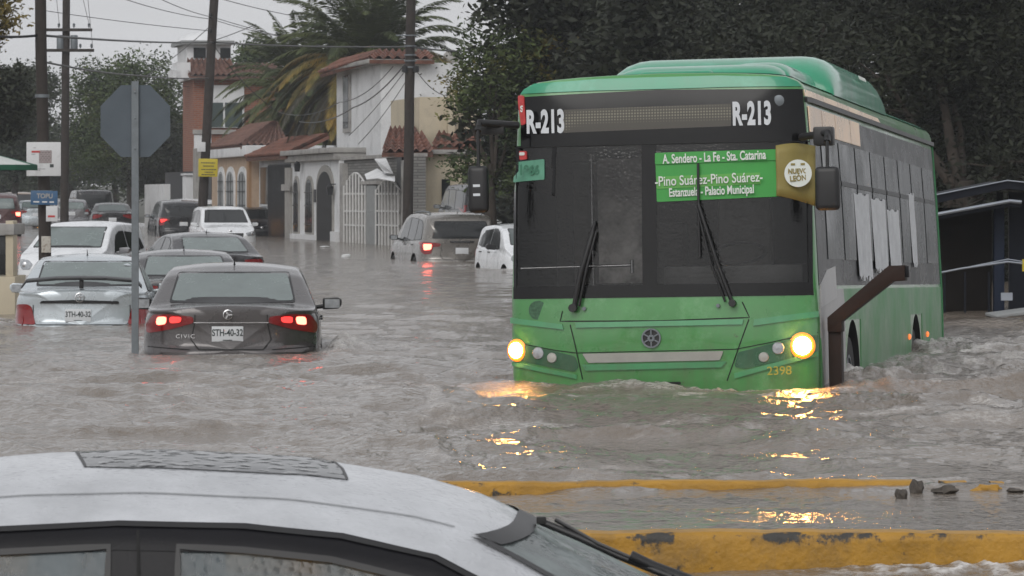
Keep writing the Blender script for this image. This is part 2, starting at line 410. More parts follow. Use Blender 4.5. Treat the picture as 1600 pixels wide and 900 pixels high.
kerb('near_kerb', (-9, 17.3, 0), (12, 17.05, 0), .165, .2, seed=2)
kerb('far_kerb', (-6, 21.85, 0), (2.15, 22.1, 0), .036, .17, seed=8, wf=.75)
# broken concrete where the far kerb has crumbled
M['concrete_dark'] = pm('old_concrete', (.07, .06, .05), .85, var=.4, vscale=12, bump=.01)
def rock(name, loc, s, mat, seed, label, cat, group=None, flat=.6):
    bm = bmesh.new(); bmesh.ops.create_icosphere(bm, subdivisions=3, radius=1)
    r = random.Random(seed); off = r.random() * 50
    from mathutils import noise
    for v in bm.verts:
        d = noise.noise(v.co * 1.4 + Vector((off, 0, 0))) * .55 + noise.noise(v.co * 4 + Vector((off, 3, 0))) * .18
        v.co *= 1 + d
        v.co.x *= s[0]; v.co.y *= s[1]; v.co.z *= s[2]
    me = bpy.data.meshes.new(name); bm.to_mesh(me); bm.free()
    o = link_mesh(name, me, mat, None, 50); o.location = loc
    return tag(o, label, cat, group)
for px, py, s, lb in [(1408, 772, (.03, .035, .035), 'small round dark chunk just left of the upright one at the broken kerb'),
                      (1432, 764, (.035, .04, .055), 'upright brown chunk standing where the far yellow kerb breaks off'),
                      (1478, 765, (.075, .05, .028), 'long flat dark chunk lying in the gap of the broken far kerb'),
                      (1543, 763, (.075, .05, .03), 'dark chunk with yellow paint rests, rightmost big piece of the far kerb'),
                      (1585, 765, (.04, .04, .018), 'tiny low chunk at the right end of the broken far kerb')]:
    D = CH * F / (py + 6 - HY)
    rock('rubble_chunk', W(px, py + 3, D), s, M['concrete_dark'] if px != 1543 else M['kerb'], px, lb, 'rubble', 'broken pieces of the far kerb')
kerb('far_kerb', (2.28, 22.12, 0), (2.42, 22.13, 0), .035, .14, seed=4)
kerb('far_kerb', (2.55, 22.12, 0), (2.62, 22.13, 0), .028, .14, seed=5)
# ------------------------------------------------------------------ houses along the right side of the street, built in the street's own frame
SO = Vector((-3.4, 127.0, 0)); SU = Vector((-.1886, .98205, 0)); SV = Vector((.98205, .1886, 0))
SROT = math.atan2(.1886, .98205)
def uv(px, v):                       # u of the point seen at column px on the line v = const
    k = (px - 800) / F
    return (SO.x + SV.x * v - k * (SO.y + SV.y * v)) / (k * SU.y - SU.x)
def vu(px, u):                       # v of the point seen at column px on the line u = const
    k = (px - 800) / F
    return (k * (SO.y + SU.y * u) - SO.x - SU.x * u) / (SV.x - k * SV.y)
def zz(py, u, v):
    D = SO.y + SU.y * u + SV.y * v
    return CH - (py - HY) * D / F
def house(name, label, cat='house', u=0, v=0, group=None):
    p = SO + SU * u + SV * v
    o = empty(name, (p.x, p.y, 0), (0, 0, SROT)); tag(o, label, cat, group); o['u'] = u; o['v'] = v
    return o
# local axes of a house: x = away from the street (v), y = along the street (u), z up
def wallbox(root, name, v0, v1, u0, u1, z0, z1, mat, bevel=0, par=None):
    U, V = root['u'], root['v']
    return MB().bx(v0 - V, v1 - V, u0 - U, u1 - U, z0, z1).build(name, mat, par or root, None, bevel=bevel)
def fac(root, v=0):
    """helper: facade rectangle given in photo columns and rows at its middle"""
    def f(px0, px1, pyt, pyb):
        a, b = sorted((uv(px0, v), uv(px1, v))); m_ = (a + b) / 2
        return a, b, zz(pyb, m_, v), zz(pyt, m_, v)
    return f
def arch_poly(a, b, z0, z1, n=10, rise=None):
    r = (b - a) / 2 if rise is None else rise; c = (a + b) / 2; w_ = (b - a) / 2
    return [(a, z0)] + [(c - w_ * math.cos(math.pi * i / n), z1 - r + r * math.sin(math.pi * i / n)) for i in range(n + 1)] + [(b, z0)]
def arch_window(root, px0, px1, pyt, pyb, v=0, frame=M['stone'], glass=M['glass_dark'], name='window', bars=0, out=.06, rise=None, fr=.12):
    a, b, z0, z1 = fac(root, v)(px0, px1, pyt, pyb); U, V = root['u'], root['v']
    rise = min((b - a) / 2, .5) if rise is None else rise
    o = MB().prism(arch_poly(a - U - fr, b - U + fr, z0 - fr * .6, z1 + fr, 10, rise + .03), 'x', v - V - out, v - V + .02).build(name, frame, root)
    MB().prism(arch_poly(a - U, b - U, z0, z1, 10, rise), 'x', v - V - out - .012, v - V - out + .02).build('pane' if name == 'window' else 'opening', glass, o)
    if bars:
        bm_ = MB()
        for i in range(1, bars + 1):
            y = a - U + (b - a) * i / (bars + 1); bm_.box((v - V - out - .03, y, (z0 + z1) / 2 - .05), (.02, .025, (z1 - z0) * .92))
        for zf in (.15, .5, .75): bm_.box((v - V - out - .035, (a + b) / 2 - U, z0 + (z1 - z0) * zf), (.02, b - a, .03))
        bm_.build('grille', M['iron'] if bars > 0 else M['iron'], o)
    return o
def tile_roof(root, name, p0, p1, p2, p3, mat, tw=.24, par=None, under=None):
    """barrel tiled slope: p0,p1 the eave ends; p3,p2 the ridge ends (local coordinates)"""
    p0, p1, p2, p3 = map(Vector, (p0, p1, p2, p3))
    n = max(3, int((p1 - p0).length / tw)); k = max(2, int((p3 - p0).length / .35)); sub = 8
    nrm = (p1 - p0).cross(p3 - p0).normalized()
    if nrm.z < 0: nrm = -nrm
    vs = []; fs = []; cols = n * sub + 1
    for j in range(k):
        for e in (0, 1):
            t = (j + e) / k
            for i in range(cols):
                s = i / (n * sub); ph = (i % sub) / sub
                A = p0.lerp(p1, s); B_ = p3.lerp(p2, s)
                vs.append(A.lerp(B_, t) + nrm * (.055 * math.cos(2 * math.pi * ph) + (.03 if e == 0 else 0) + random.uniform(-.004, .004)))
    for j in range(2 * k - 1):
        for i in range(cols - 1): fs.append((j * cols + i, j * cols + i + 1, (j + 1) * cols + i + 1, (j + 1) * cols + i))
    mb = MB().add(vs, fs)
    q = [p0, p1, p2, p3]; d = nrm * .12
    mb.add([x - nrm * .06 for x in q] + [x - nrm * .06 - d for x in q], [(0, 1, 2, 3), (4, 5, 6, 7), (0, 1, 5, 4), (1, 2, 6, 5), (2, 3, 7, 6), (3, 0, 4, 7)])
    return mb.build(name, mat, par or root)
M['tile_red'] = pm('red_roof_tile', (.18, .078, .054), .8, var=.5, vscale=2.5, bump=.01, stain=(.07, .05, .04), stain_scale=2, stain_amt=.75)
M['tile_brown'] = pm('brown_roof_tile', (.16, .085, .065), .8, var=.4, vscale=2.5, stain=(.07, .05, .045), stain_scale=2, stain_amt=.6)
M['brick'] = brick_mat('orange_brick', (.30, .105, .055), (.22, .075, .045), (.22, .17, .14), 1, .28, .09, .012)
M['stone_wall'] = brick_mat('grey_slab_stone', (.22, .215, .205), (.15, .15, .145), (.09, .09, .085), 1, .6, .09, .012)
M['white_gate'] = pm('white_gate_metal', (.62, .62, .61), .5, var=.15)
M['grey_trim'] = pm('grey_cornice', (.33, .32, .305), .8, var=.2, stain=(.15, .145, .14), stain_amt=.6)
M['panel_grey'] = pm('grey_panel', (.24, .25, .25), .6, var=.15)

# --- stone faced wall with white double gate (photo columns 533-635)
gt = house('gate_wall', 'grey stone faced wall with a white arched iron gate, left of the tall wooden pole', 'wall', u=uv(580, 0), v=0)
ua, ub = uv(640, 0), uv(532, 0)
zt = zz(248, uv(580, 0), 0)
wallbox(gt, 'wall', .12, .5, ua, ub, -.6, zt, M['stone_wall'])
wallbox(gt, 'coping', .0, .55, ua, ub + .05, zt + .004, zt + .11, M['grey_trim'])
for px0, px1 in ((629, 638), (533, 538)): a, b = uv(px1, 0), uv(px0, 0); wallbox(gt, 'pier', -.05, .12, a, b, -.6, zt - .1, M['grey_trim'])
def iron_gate(par, px0, px1, pyt_hi, pyt_lo, pyb, name='gate_leaf'):
    U, V = par['u'], par['v']; a, b = uv(px1, 0), uv(px0, 0); n = max(4, int((b - a) / .62)); mb = MB()
    um = (a + b) / 2; z0 = zz(pyb, um, 0) - .25
    def ztp(t): return zz(pyt_lo, um, 0) + (zz(pyt_hi, um, 0) - zz(pyt_lo, um, 0)) * math.sin(math.pi * t)
    for i in range(n + 1):
        t = i / n; y = a + (b - a) * t - U; z1 = ztp(t); mb.box((-.06 - V, y, (z0 + z1) / 2), (.035, .12, z1 - z0))
    for zf in (330, 352, 303): mb.box((-.02 - V, um - U, zz(zf, um, 0)), (.04, b - a, .05))
    for i in range(14):
        t0, t1 = i / 14, (i + 1) / 14; y0, y1 = a + (b - a) * t0 - U, a + (b - a) * t1 - U
        mb.tube([(-.02 - V, y0, ztp(t0)), (-.02 - V, y1, ztp(t1))], .03, 6)
    # backing sheet half way up, as such gates have
    o = mb.build(name, M['white_gate'], par)
    MB().box((.03 - V, um - U, (z0 + zz(300, um, 0)) / 2), (.015, b - a - .1, zz(300, um, 0) - z0)).build('backing_sheet', M['stone'], o)
    return o
iron_gate(gt, 540, 573, 270, 290, 386); iron_gate(gt, 590, 625, 280, 296, 388)
a, b, z0, z1 = fac(gt)(574, 589, 290, 385); wallbox(gt, 'gate_panel', -.04, .11, a, b, -.4, z1, M['panel_grey'])
a, b, z0, z1 = fac(gt)(566, 592, 283, 288); wallbox(gt, 'lintel', -.08, .11, a, b, z0, z1, M['grey_trim'])
# torn canopy sheets above the gate
ts = MB(); p = lambda px, py, dv: (SO + SU * uv(px, dv) + SV * dv) * 1.0
def pt3(px, py, v_): u_ = uv(px, v_); q = SO + SU * u_ + SV * v_; return Vector((q.x, q.y, zz(py, u_, v_)))
ts.add([pt3(585, 249, -.4), pt3(603, 248, -.1), pt3(614, 272, -.3), pt3(601, 271, -.7)], [(0, 1, 2, 3)])
ts.add([pt3(570, 273, -.6), pt3(590, 264, -.2), pt3(601, 271, -.5), pt3(617, 276, -.2), pt3(617, 284, -.5), pt3(590, 279, -.9), pt3(573, 281, -.9)], [(0, 1, 2, 6), (2, 3, 4, 5), (2, 5, 6)])
t_ = ts.build('torn_canopy_sheet', M['white_wall']); md = t_.modifiers.new('s', 'SOLIDIFY'); md.thickness = .02
tag(t_, 'torn white canopy sheets hanging above the white iron gate', 'canopy')

# --- white arcaded front (455-530)
wf = house('white_house', 'single storey white front with narrow arched windows, doorway and heavy grey cornice', u=uv(492, 0), v=0)
ua, ub = uv(530, 0), uv(455, 0); zt = zz(252, uv(492, 0), 0)
wallbox(wf, 'wall', .0, 4, ua, ub, -.6, zt, M['white_wall'])
wallbox(wf, 'cornice', -.35, 4.1, ua - .1, ub + .5, zt + .24, zt + .42, M['grey_trim'], .03)
wallbox(wf, 'cornice_bed', -.2, 4.05, ua - .05, ub + .25, zt, zt + .238, M['grey_trim'], .04)
arch_window(wf, 461, 468, 280, 362, bars=2); arch_window(wf, 479.5, 490, 280, 363, bars=2)
arch_window(wf, 498, 521, 268, 385, name='doorway', glass=M['interior'], fr=.22, rise=.7)
for px0, px1, t0 in ((521, 530, 362),): a, b, z0, z1 = fac(wf)(px0, px1, t0, 390); wallbox(wf, 'plinth', -.12, -.002, a, b, -.4, z1, M['white_wall'])
a, b, z0, z1 = fac(wf)(455, 497, 366, 390); wallbox(wf, 'plinth', -.1, -.002, a, b, -.4, z1, M['white_wall'])
for px, py in ((524.5, 298), (473, 262)):
    u_ = uv(px, 0) - wf['u']; z_ = zz(py, uv(px, 0), 0); m_ = MB(); m_.box((-.2, u_, z_), (.16, .16, .28), taper=1.4); m_.box((-.1, u_, z_ + .22), (.2, .04, .04)); m_.lathe([(.12, .14), (.02, .24)], 8, rotm(0, 0, 0, (-.2, u_, z_))); m_.build('wall_lamp', M['iron'], wf)
a, b, z0, z1 = fac(wf)(492, 495, 296, 316); wallbox(wf, 'wall_ornament', -.05, -.002, a, b, z0, z1, M['iron'])

# --- small house with red tiles, black gate (392-455)
sm_ = house('small_tiled_house', 'small pale house with orange red tiled eave, dark window and tall black gate', u=uv(425, 0), v=0)
ua, ub = uv(455, 0), uv(392, 0); zt = zz(250, uv(425, 0), 0)
wallbox(sm_, 'wall', .3, 4, ua + .02, ub, -.6, zt, M['white_wall'])
a, b, z0, z1 = fac(sm_)(414, 449, 256, 372); wallbox(sm_, 'black_gate', .12, .295, a, b, -.3, z1, M['iron'])
g_ = MB()
for i in range(18): y = a + (b - a) * (i + .5) / 18 - sm_['u']; g_.box((.09, y, (z1 - .3) / 2), (.03, .04, z1 + .2))
g_.build('gate_bars', M['iron'], sm_)
wa = fac(sm_)(397, 411, 258, 322); o = wallbox(sm_, 'window', .24, .295, wa[0], wa[1], wa[2], wa[3], M['white_wall']); wallbox(sm_, 'pane', .22, .245, wa[0] + .15, wa[1] - .15, wa[2] + .08, wa[3] - .08, M['glass_dark'], par=o)
a, b, z0, z1 = fac(sm_)(449, 457, 262, 376); wallbox(sm_, 'pier', -.1, .4, a, b, -.5, z1, M['stone'])
a, b, z0, z1 = fac(sm_)(446, 458, 288, 298); wallbox(sm_, 'pier_band', -.16, -.102, a, b, z0, z1, M['grey_trim'])
u0, u1 = uv(458, 0), uv(394, 0); U = sm_['u']
ze = zz(243, uv(430, 0), 0); zr = zz(212, uv(430, 0), 0)
tile_roof(sm_, 'tiled_roof', (-.3, u0 - U, ze), (-.3, u1 - U, ze), (1.3, u1 - U - .5, zr), (1.3, u0 - U + .2, zr), M['tile_red'])
# --- beige house with three arched windows (330-397)
be_ = house('beige_house', 'beige house with tall white arched windows and a brown tiled roof', u=uv(365, 0), v=0)
ua, ub = uv(393, 0), uv(331, 0); U = be_['u']; zt = zz(246, uv(365, 0), 0)
M['salmon'] = pm('salmon_plaster', (.42, .31, .22), .85, var=.15, stain=(.3, .22, .16))
wallbox(be_, 'wall', .0, 4, ua, ub, -.6, zt, M['salmon'])
wallbox(be_, 'cornice', -.25, 4.05, ua - .1, ub + .1, zt, zt + .42, M['white_wall'], .05)
for a_, b_ in ((343, 351), (356, 367), (374, 386)): arch_window(be_, a_, b_, 268, 330, frame=M['white_wall'], glass=M['panel_grey'], bars=2, fr=.2)
wallbox(be_, 'pilaster', -.12, -.002, ua, ua + .6, -.5, zt - .01, pm('ochre_trim', (.32, .19, .10), .8)); 
tile_roof(be_, 'tiled_roof', (-.3, ua - U + 1, zt + .45), (-.3, ub - U, zt + .45), (1.3, ub - U - 2.5, zt + 1.4), (1.3, ua - U + 3, zt + 1.4), M['tile_brown'])
tile_roof(be_, 'tiled_roof', (-.3, ua - U + 1, zt + .45), (1.6, ua - U + 1, zt + .45), (1.4, ua - U + 3, zt + 1.4), (1.3, ua - U + 3, zt + 1.4), M['tile_brown'])
# --- brick house with white tower, behind (283-437)
D_ = 190.; br = house('brick_house', 'orange brick upper storey with white framed window, tiled eaves and small white tower', u=62, v=4)
def dx(px): return vu(px, 62) - 4
def dz(py, v_=6): return zz(py, 62, v_)
MB().bx(dx(303), dx(445), 0, 4.5, -.3, dz(122)).build('wall', M['brick'], br)
MB().bx(dx(301), dx(447), -.12, -.002, dz(210), dz(203)).build('string_course', M['grey_trim'], br)
MB().bx(dx(303), dx(330), -.06, -.002, -.3, dz(211)).build('lower_wall', M['white_wall'], br)
MB().bx(dx(297), dx(450), -.5, 4.8, dz(125), dz(119.5)).build('eave_board', M['white_wall'], br)
tile_roof(br, 'tiled_roof', (dx(294), -.7, dz(119)), (dx(450), -.7, dz(119)), (dx(450), 3.5, dz(96)), (dx(300), 3.5, dz(96)), M['tile_brown'])
fr_ = MB().bx(dx(320), dx(381), -.12, -.003, dz(200), dz(134)).build('window', M['white_wall'], br)
MB().bx(dx(322), dx(348), -.14, -.10, dz(199), dz(161)).build('pane', M['glass'], fr_); MB().bx(dx(351), dx(378), -.14, -.10, dz(199), dz(161)).build('pane', M['glass'], fr_)
MB().bx(dx(300), dx(370), 2.2, 6, dz(112), dz(66)).build('tower', M['white_wall'], br)
MB().bx(dx(291), dx(374), 1.8, 6.4, dz(68), dz(62)).build('tower_cap', M['panel_grey'], br)
MB().lathe([(1.3, 0), (1.1, .25), (.6, .42), (0, .5)], 20, rotm(0, 0, 0, ((dx(300) + dx(370)) / 2, 4, dz(62)))).build('tower_dome', M['white_wall'], br, 60)
for a_, b_ in ((311, 330), (353, 369)): MB().bx(dx(a_), dx(b_), 2.12, 2.198, dz(89), dz(73)).build('window', M['glass_dark'], br)
tile_roof(br, 'tiled_roof', (dx(296), 1.2, dz(112)), (dx(374), 1.2, dz(112)), (dx(368), 2.2, dz(90)), (dx(301), 2.2, dz(90)), M['tile_brown'])
for a_, b_, t0 in ((278, 300, 98), (272, 285, 110)): MB().bx(dx(a_), dx(b_), .6, 2.5, dz(122), dz(t0)).build('parapet', M['white_wall'], br)
# --- tall white house (525-670)
tw_ = house('tall_white_house', 'tall plain white two storey house with a tall slit window under a tiled eave', u=9.5, v=0.9)
def tx(px): return vu(px, 9.5) - .9
def tz(py): return zz(py, 9.5, 2)
u1 = uv(526, .9) - 9.5
MB().bx(0, tx(745), 0, u1, tz(248), tz(98)).build('wall', M['white_wall'], tw_)
zw0, zw1 = zz(203, 11, .9), zz(110, 11, .9)
f_ = MB().bx(-.06, -.002, uv(549, .9) - 9.5, uv(538, .9) - 9.5, zw0, zw1).build('window', M['grey_trim'], tw_); MB().bx(-.075, -.055, uv(548, .9) - 9.3, uv(539, .9) - 9.5, zw0 + .15, zw1).build('pane', M['glass_dark'], f_)
MB().bx(-.5, tx(672), -.45, u1 + .3, tz(100), tz(93)).build('eave', M['grey_trim'], tw_, None, bevel=.03)
tile_roof(tw_, 'tiled_roof', (-.45, -.5, tz(92)), (tx(675), -.5, tz(92)), (tx(675), 1.4, tz(76)), (.2, 1.4, tz(76)), M['tile_red'], tw=.3)
tile_roof(tw_, 'tiled_roof', (-.6, u1 + .3, tz(101)), (-.45, -.5, tz(92)), (.2, 1.4, tz(76)), (.2, u1, tz(78)), M['tile_red'], tw=.3)
# --- cream house right of the pole (595-740)
ch_ = house('cream_house', 'cream house with small red tiled porch roofs, behind the beige SUV', u=0, v=.5)
def cx(px): return vu(px, 0) - .5
def cz(py): return zz(py, 0, 2)
MB().bx(cx(668), cx(760), 1.5, 7, -.5, cz(150)).build('wall', M['cream_wall'], ch_)
MB().bx(cx(655), cx(760), .02, 1.49, -.5, cz(240)).build('lower_wall', M['cream_wall'], ch_)
MB().bx(cx(711), cx(722), 1.2, 1.49, cz(215), cz(140)).build('corner_pier', M['cream_wall'], ch_)
a_ = MB().bx(cx(690), cx(703), -.03, .018, cz(324), cz(280)).build('window', M['glass_dark'], ch_)
MB().bx(cx(628), cx(656), .0, 1.0, -.5, cz(240)).build('dark_gate', M['iron'], ch_)
MB().bx(cx(722), cx(760), -.03, .018, -.3, cz(262)).build('dark_opening', M['iron'], ch_)
MB().bx(cx(622), cx(735), -.25, .8, cz(241), cz(234)).build('slab', M['grey_trim'], ch_, None, bevel=.02)
tile_roof(ch_, 'tiled_roof', (cx(592), -.6, cz(237)), (cx(672), -.6, cz(237)), (cx(672), 2.2, cz(196)), (cx(628), 2.2, cz(197)), M['tile_red'])
tile_roof(ch_, 'tiled_roof', (cx(676), .2, cz(228)), (cx(760), .2, cz(228)), (cx(740), 2, cz(196)), (cx(708), 2, cz(196)), M['tile_red'])
l_ = pt3(705, 98, 8); MB().lathe([(.0, 0), (.25, .05), (.42, .2), (.44, .24)], 20, rotm(R(70), 0, R(20), l_)).build('satellite_dish', M['grey_trim']); 
tag(bpy.data.objects['satellite_dish'], 'round grey satellite dish above the cream house roof', 'satellite dish')
MB().tube([l_, l_ + Vector((0, .3, -1.2))], .03, 6).build('mast', M['steel'], bpy.data.objects['satellite_dish'])
# --- white boundary wall and posts farther up (228-300)
fw = house('white_boundary_wall', 'white boundary wall under the dark tree, left of the black SUV', 'wall', u=uv(240, 0), v=0)
wallbox(fw, 'wall', 0, .3, uv(256, 0), uv(226, 0), -.5, zz(288, uv(240, 0), 0), M['white_wall'])
gp_ = house('gate_post', 'slim white gate post between dark gates behind the black SUV', 'post', u=uv(292, 0), v=0)
MB().bx(-.15, .2, -.9, .4, -.5, zz(274, uv(292, 0), 0)).build('shaft', M['white_wall'], gp_); MB().bx(-.22, .27, -1.0, .5, zz(274, uv(292, 0), 0), zz(271, uv(292, 0), 0)).build('cap', M['white_wall'], gp_)
gw = house('dark_gate', 'tall dark gate and wall behind the slim white gate post', 'gate', u=uv(290, .3), v=.3)
MB().bx(0, .12, uv(330, .3) - gw['u'], uv(258, .3) - gw['u'], -.5, zz(268, uv(290, .3), .3)).build('gate_panel', M['iron'], gw)
gq = house('gate_post', 'stone gate post left of the pole with the yellow sign', 'post', u=uv(309, 0), v=0); MB().bx(-.15, .2, -.7, .5, -.5, zz(232, uv(309, 0), 0)).build('shaft', M['stone'], gq)
# ------------------------------------------------------------------ trees: limbs and many small leaves spread through the crown
def leaf_mat(name, c1, c2, c3=None, sc=.5, rough=.55):
    m = bpy.data.materials.new(name); m.use_nodes = True; N = m.node_tree.nodes; L = m.node_tree.links; b = N['Principled BSDF']
    tc = N.new('ShaderNodeTexCoord'); n = N.new('ShaderNodeTexNoise'); n.inputs['Scale'].default_value = sc; n.inputs['Detail'].default_value = 3
    L.new(tc.outputs['Object'], n.inputs['Vector'])
    cr = N.new('ShaderNodeValToRGB'); cr.color_ramp.elements[0].position = .36; cr.color_ramp.elements[0].color = (*c1, 1)
    cr.color_ramp.elements[1].position = .58; cr.color_ramp.elements[1].color = (*c2, 1)
    if c3: e = cr.color_ramp.elements.new(.70); e.color = (*c3, 1)
    L.new(n.outputs[0], cr.inputs[0])
    ri = N.new('ShaderNodeNewGeometry'); mr = N.new('ShaderNodeMapRange'); mr.inputs[3].default_value = .75; mr.inputs[4].default_value = 1.25
    L.new(ri.outputs['Random Per Island'], mr.inputs[0])
    vm = N.new('ShaderNodeVectorMath'); vm.operation = 'SCALE'; L.new(cr.outputs[0], vm.inputs[0]); L.new(mr.outputs[0], vm.inputs['Scale'])
    L.new(vm.outputs[0], b.inputs['Base Color']); b.inputs['Roughness'].default_value = rough; b.inputs['Specular IOR Level'].default_value = .18
    return m
M['leaf_dark'] = leaf_mat('dark_leaves', (.018, .021, .015), (.032, .037, .023))
M['leaf_mid'] = leaf_mat('mid_green_leaves', (.034, .052, .020), (.065, .092, .028), (.11, .12, .035))
M['leaf_loose'] = leaf_mat('yellowing_leaves', (.04, .06, .026), (.075, .10, .036), (.26, .17, .035))
M['leaf_yellow'] = leaf_mat('yellow_leaves', (.09, .09, .03), (.17, .13, .04), (.24, .14, .03))
M['leaf_far'] = leaf_mat('far_leaves', (.035, .046, .032), (.062, .075, .045))
M['bark'] = pm('bark', (.05, .04, .032), .9, var=.35, vscale=4, bump=.02, bscale=10)

def crown(rg, blobs, n, size, clump=.35, fill=.55):
    """leaf quads in clumps spread through ellipsoid blobs (cx, cy, cz, rx, ry, rz)"""
    vol = np.array([b[3] * b[4] * b[5] for b in blobs]) ** .8; vol /= vol.sum()
    per = 26; nc = max(20, n // per)
    idx = rg.choice(len(blobs), nc, p=vol); B_ = np.array(blobs)[idx]
    d = rg.normal(size=(nc, 3)); d /= np.linalg.norm(d, axis=1)[:, None]
    r = fill + (1.08 - fill) * rg.random(nc) ** .6
    C_ = B_[:, :3] + d * B_[:, 3:] * r[:, None]
    cs = clump * (.6 + .8 * rg.random(nc))
    P = C_[:, None, :] + rg.normal(size=(nc, per, 3)) * cs[:, None, None] * np.array([.62, .62, .42])
    P = P.reshape(-1, 3); m = len(P)
    a = rg.normal(size=(m, 3)); a[:, 2] *= .55; a /= np.linalg.norm(a, axis=1)[:, None]
    b = rg.normal(size=(m, 3)); b -= a * (a * b).sum(1)[:, None]; b /= np.linalg.norm(b, axis=1)[:, None]
    L_ = size * (.6 + .8 * rg.random(m))[:, None]; Wd = L_ * .42
    V = np.stack([P - a * L_ * .5, P + b * Wd * .5, P + a * L_ * .5, P - b * Wd * .5], 1).reshape(-1, 3)
    Q = np.arange(m * 4).reshape(-1, 4)
    return V, Q
def tree(name, label, loc, blobs, n, size, mat, seed, trunk_r=.2, group=None, cat='tree', clump=.35, fill=.55, base=-.6, limbs=7, fork=None):
    """blobs in local coordinates; trunk rises from the ground to the crown and forks into limbs"""
    rg = np.random.default_rng(seed); r = random.Random(seed)
    root = empty(name, loc); tag(root, label, cat, group)
    cz = sum(b[2] for b in blobs) / len(blobs); fk = fork if fork is not None else max(.5, cz - 1.2)
    t = MB(); t.tube([(0, 0, base - loc[2]), (r.uniform(-.08, .08), 0, fk * .5), (r.uniform(-.15, .15), r.uniform(-.1, .1), fk)], [trunk_r * 1.25, trunk_r, trunk_r * .8], 9)
    for i in range(limbs):
        b = blobs[i % len(blobs)]; e = Vector((b[0] + r.uniform(-.5, .5) * b[3], b[1] + r.uniform(-.5, .5) * b[4], b[2] + r.uniform(-.2, .6) * b[5]))
        m_ = Vector((0, 0, fk * .9)).lerp(e, .5) + Vector((r.uniform(-.2, .2), r.uniform(-.2, .2), -.15))
        t.tube([(0, 0, fk * .85), m_, e], [trunk_r * .55, trunk_r * .3, trunk_r * .08], 6)
        for k in range(4):
            e2 = m_.lerp(e, r.uniform(.2, .9)) ; e3 = e2 + Vector((r.gauss(0, .5) * b[3], r.gauss(0, .5) * b[4], r.uniform(-.2, .5) * b[5]))
            t.tube([e2, e3], [trunk_r * .14, trunk_r * .03], 4)
    t.build('trunk', M['bark'], root, 60)
    V, Q = crown(rg, blobs, n, size, clump, fill); fast_mesh('crown', V, Q, mat, root)
    return root
def blobs_in(r, n, x, y, z, rad): return [(r.uniform(*x), r.uniform(*y), r.uniform(*z), *(3 * [r.uniform(*rad)])) for _ in range(n)]
r = random.Random(11)
# the dark wall of trees behind the bus
G1 = 'dark trees behind the bus'
spec = [(1050, 96, 'dark tree directly behind the left half of the bus', 21), (1180, 92, 'dark tree behind the middle of the bus roof', 22), (1340, 80, 'dark tree behind the rear of the bus', 23), (1500, 74, 'dark tree above the shelter roof at right', 24), (1620, 82, 'dark tree at the right edge behind the shelter', 25), (925, 101, 'dense green tree behind the left edge of the bus', 26)]
spec += [(1080, 108, 'dark tree in the second row above the bus roof', 27), (1290, 110, 'dark tree in the second row above the roof pod', 28), (1480, 104, 'dark tree in the second row behind the shelter', 29), (930, 112, 'dark tree in the second row behind the left mirror', 30), (1660, 100, 'dark tree beyond the right edge, second row', 32), (1790, 84, 'dark tree beyond the right edge, first row', 33), (1960, 88, 'dark tree farthest beyond the right edge', 34)]
for px, D, lb, sd in spec:
    p = W(px, 305, D); rr = random.Random(sd)
    bl = blobs_in(rr, 15, (-1.9, 1.9), (-1.4, 1.6), (.4, 5.2), (.9, 1.45)) + blobs_in(rr, 6, (-1.6, 1.6), (.5, 1.6), (-.2, 1.5), (.8, 1.2))
    bl += [(rr.uniform(-1.7, 1.7), rr.uniform(-1, 1.2), rr.uniform(5.4, 7.2), 1.2, 1.1, .9) for _ in range(5)]
    tree('broadleaf_tree', lb, (p.x, D, 0), bl, 54000 if D < 95 else 34000, .135 if D < 95 else .24, M['leaf_dark'] if px > 900 else M['leaf_mid'], sd, .25, G1, clump=.34, fill=.35)
# looser tree with yellow tips left of the bus
p = W(772, 0, 100)
tree('broadleaf_tree', 'loose green tree with yellowing tips, between the houses and the bus', (p.x, 100, 0),
     [(-.1, 0, 4.4, 1.0, 1.0, .9), (-.7, 0, 3.9, .6, .8, .5), (.5, .2, 3.3, .8, .9, .7), (-.3, 0, 5.2, .7, .7, .5), (.7, 0, 5.0, .9, .9, .9), (.6, .3, 2.2, .8, .7, .6), (-.8, .1, 2.3, .5, .6, .35), (-.1, 0, 1.9, .6, .6, .3)], 8500, .13, M['leaf_loose'], 31, .14, clump=.26, fill=.25)
# far trees on the left
def ftree(px, py0, py1, D, wpx, n, lb, sd, mat, name='broadleaf_tree', size=.2, grp='trees at the far end of the street', nb=9):
    s_ = F / D; p_ = W(px, 305, D); rr = random.Random(sd); hw = wpx / s_ / 2
    zb_, zt_ = CH - (py1 - HY) / s_, CH - (py0 - HY) / s_; rad = min(hw, (zt_ - zb_) / 2) * .5
    bl = [(rr.uniform(-hw + rad, hw - rad), rr.uniform(-hw, hw) * .7, rr.uniform(zb_ + rad, zt_ - rad), rad * rr.uniform(.75, 1.1), rad, rad * rr.uniform(.65, 1)) for _ in range(nb)]
    return tree(name, lb, (p_.x, D, 0), bl, n, size, mat, sd, .22, grp, clump=.5, fill=.3, base=-.5)
ftree(205, 60, 300, 216, 240, 46000, 'big mid green tree rising behind the stop sign', 41, M['leaf_mid'], nb=14)
ftree(250, 150, 300, 206, 120, 26000, 'dark bushy tree over the white boundary wall', 42, M['leaf_dark'], nb=8)
ftree(25, 85, 290, 200, 150, 36000, 'dark tree at the left edge behind the sign board', 43, M['leaf_far'], nb=12)
ftree(-60, 60, 290, 210, 150, 12000, 'dark tree just outside the left edge of the photo', 44, M['leaf_far'])
ftree(110, 150, 320, 238, 170, 16000, 'hazy tree closing the end of the street', 45, M['leaf_far'])
ftree(400, 50, 240, 222, 110, 12000, 'slim green tree between the white tower and the palm', 46, M['leaf_mid'])
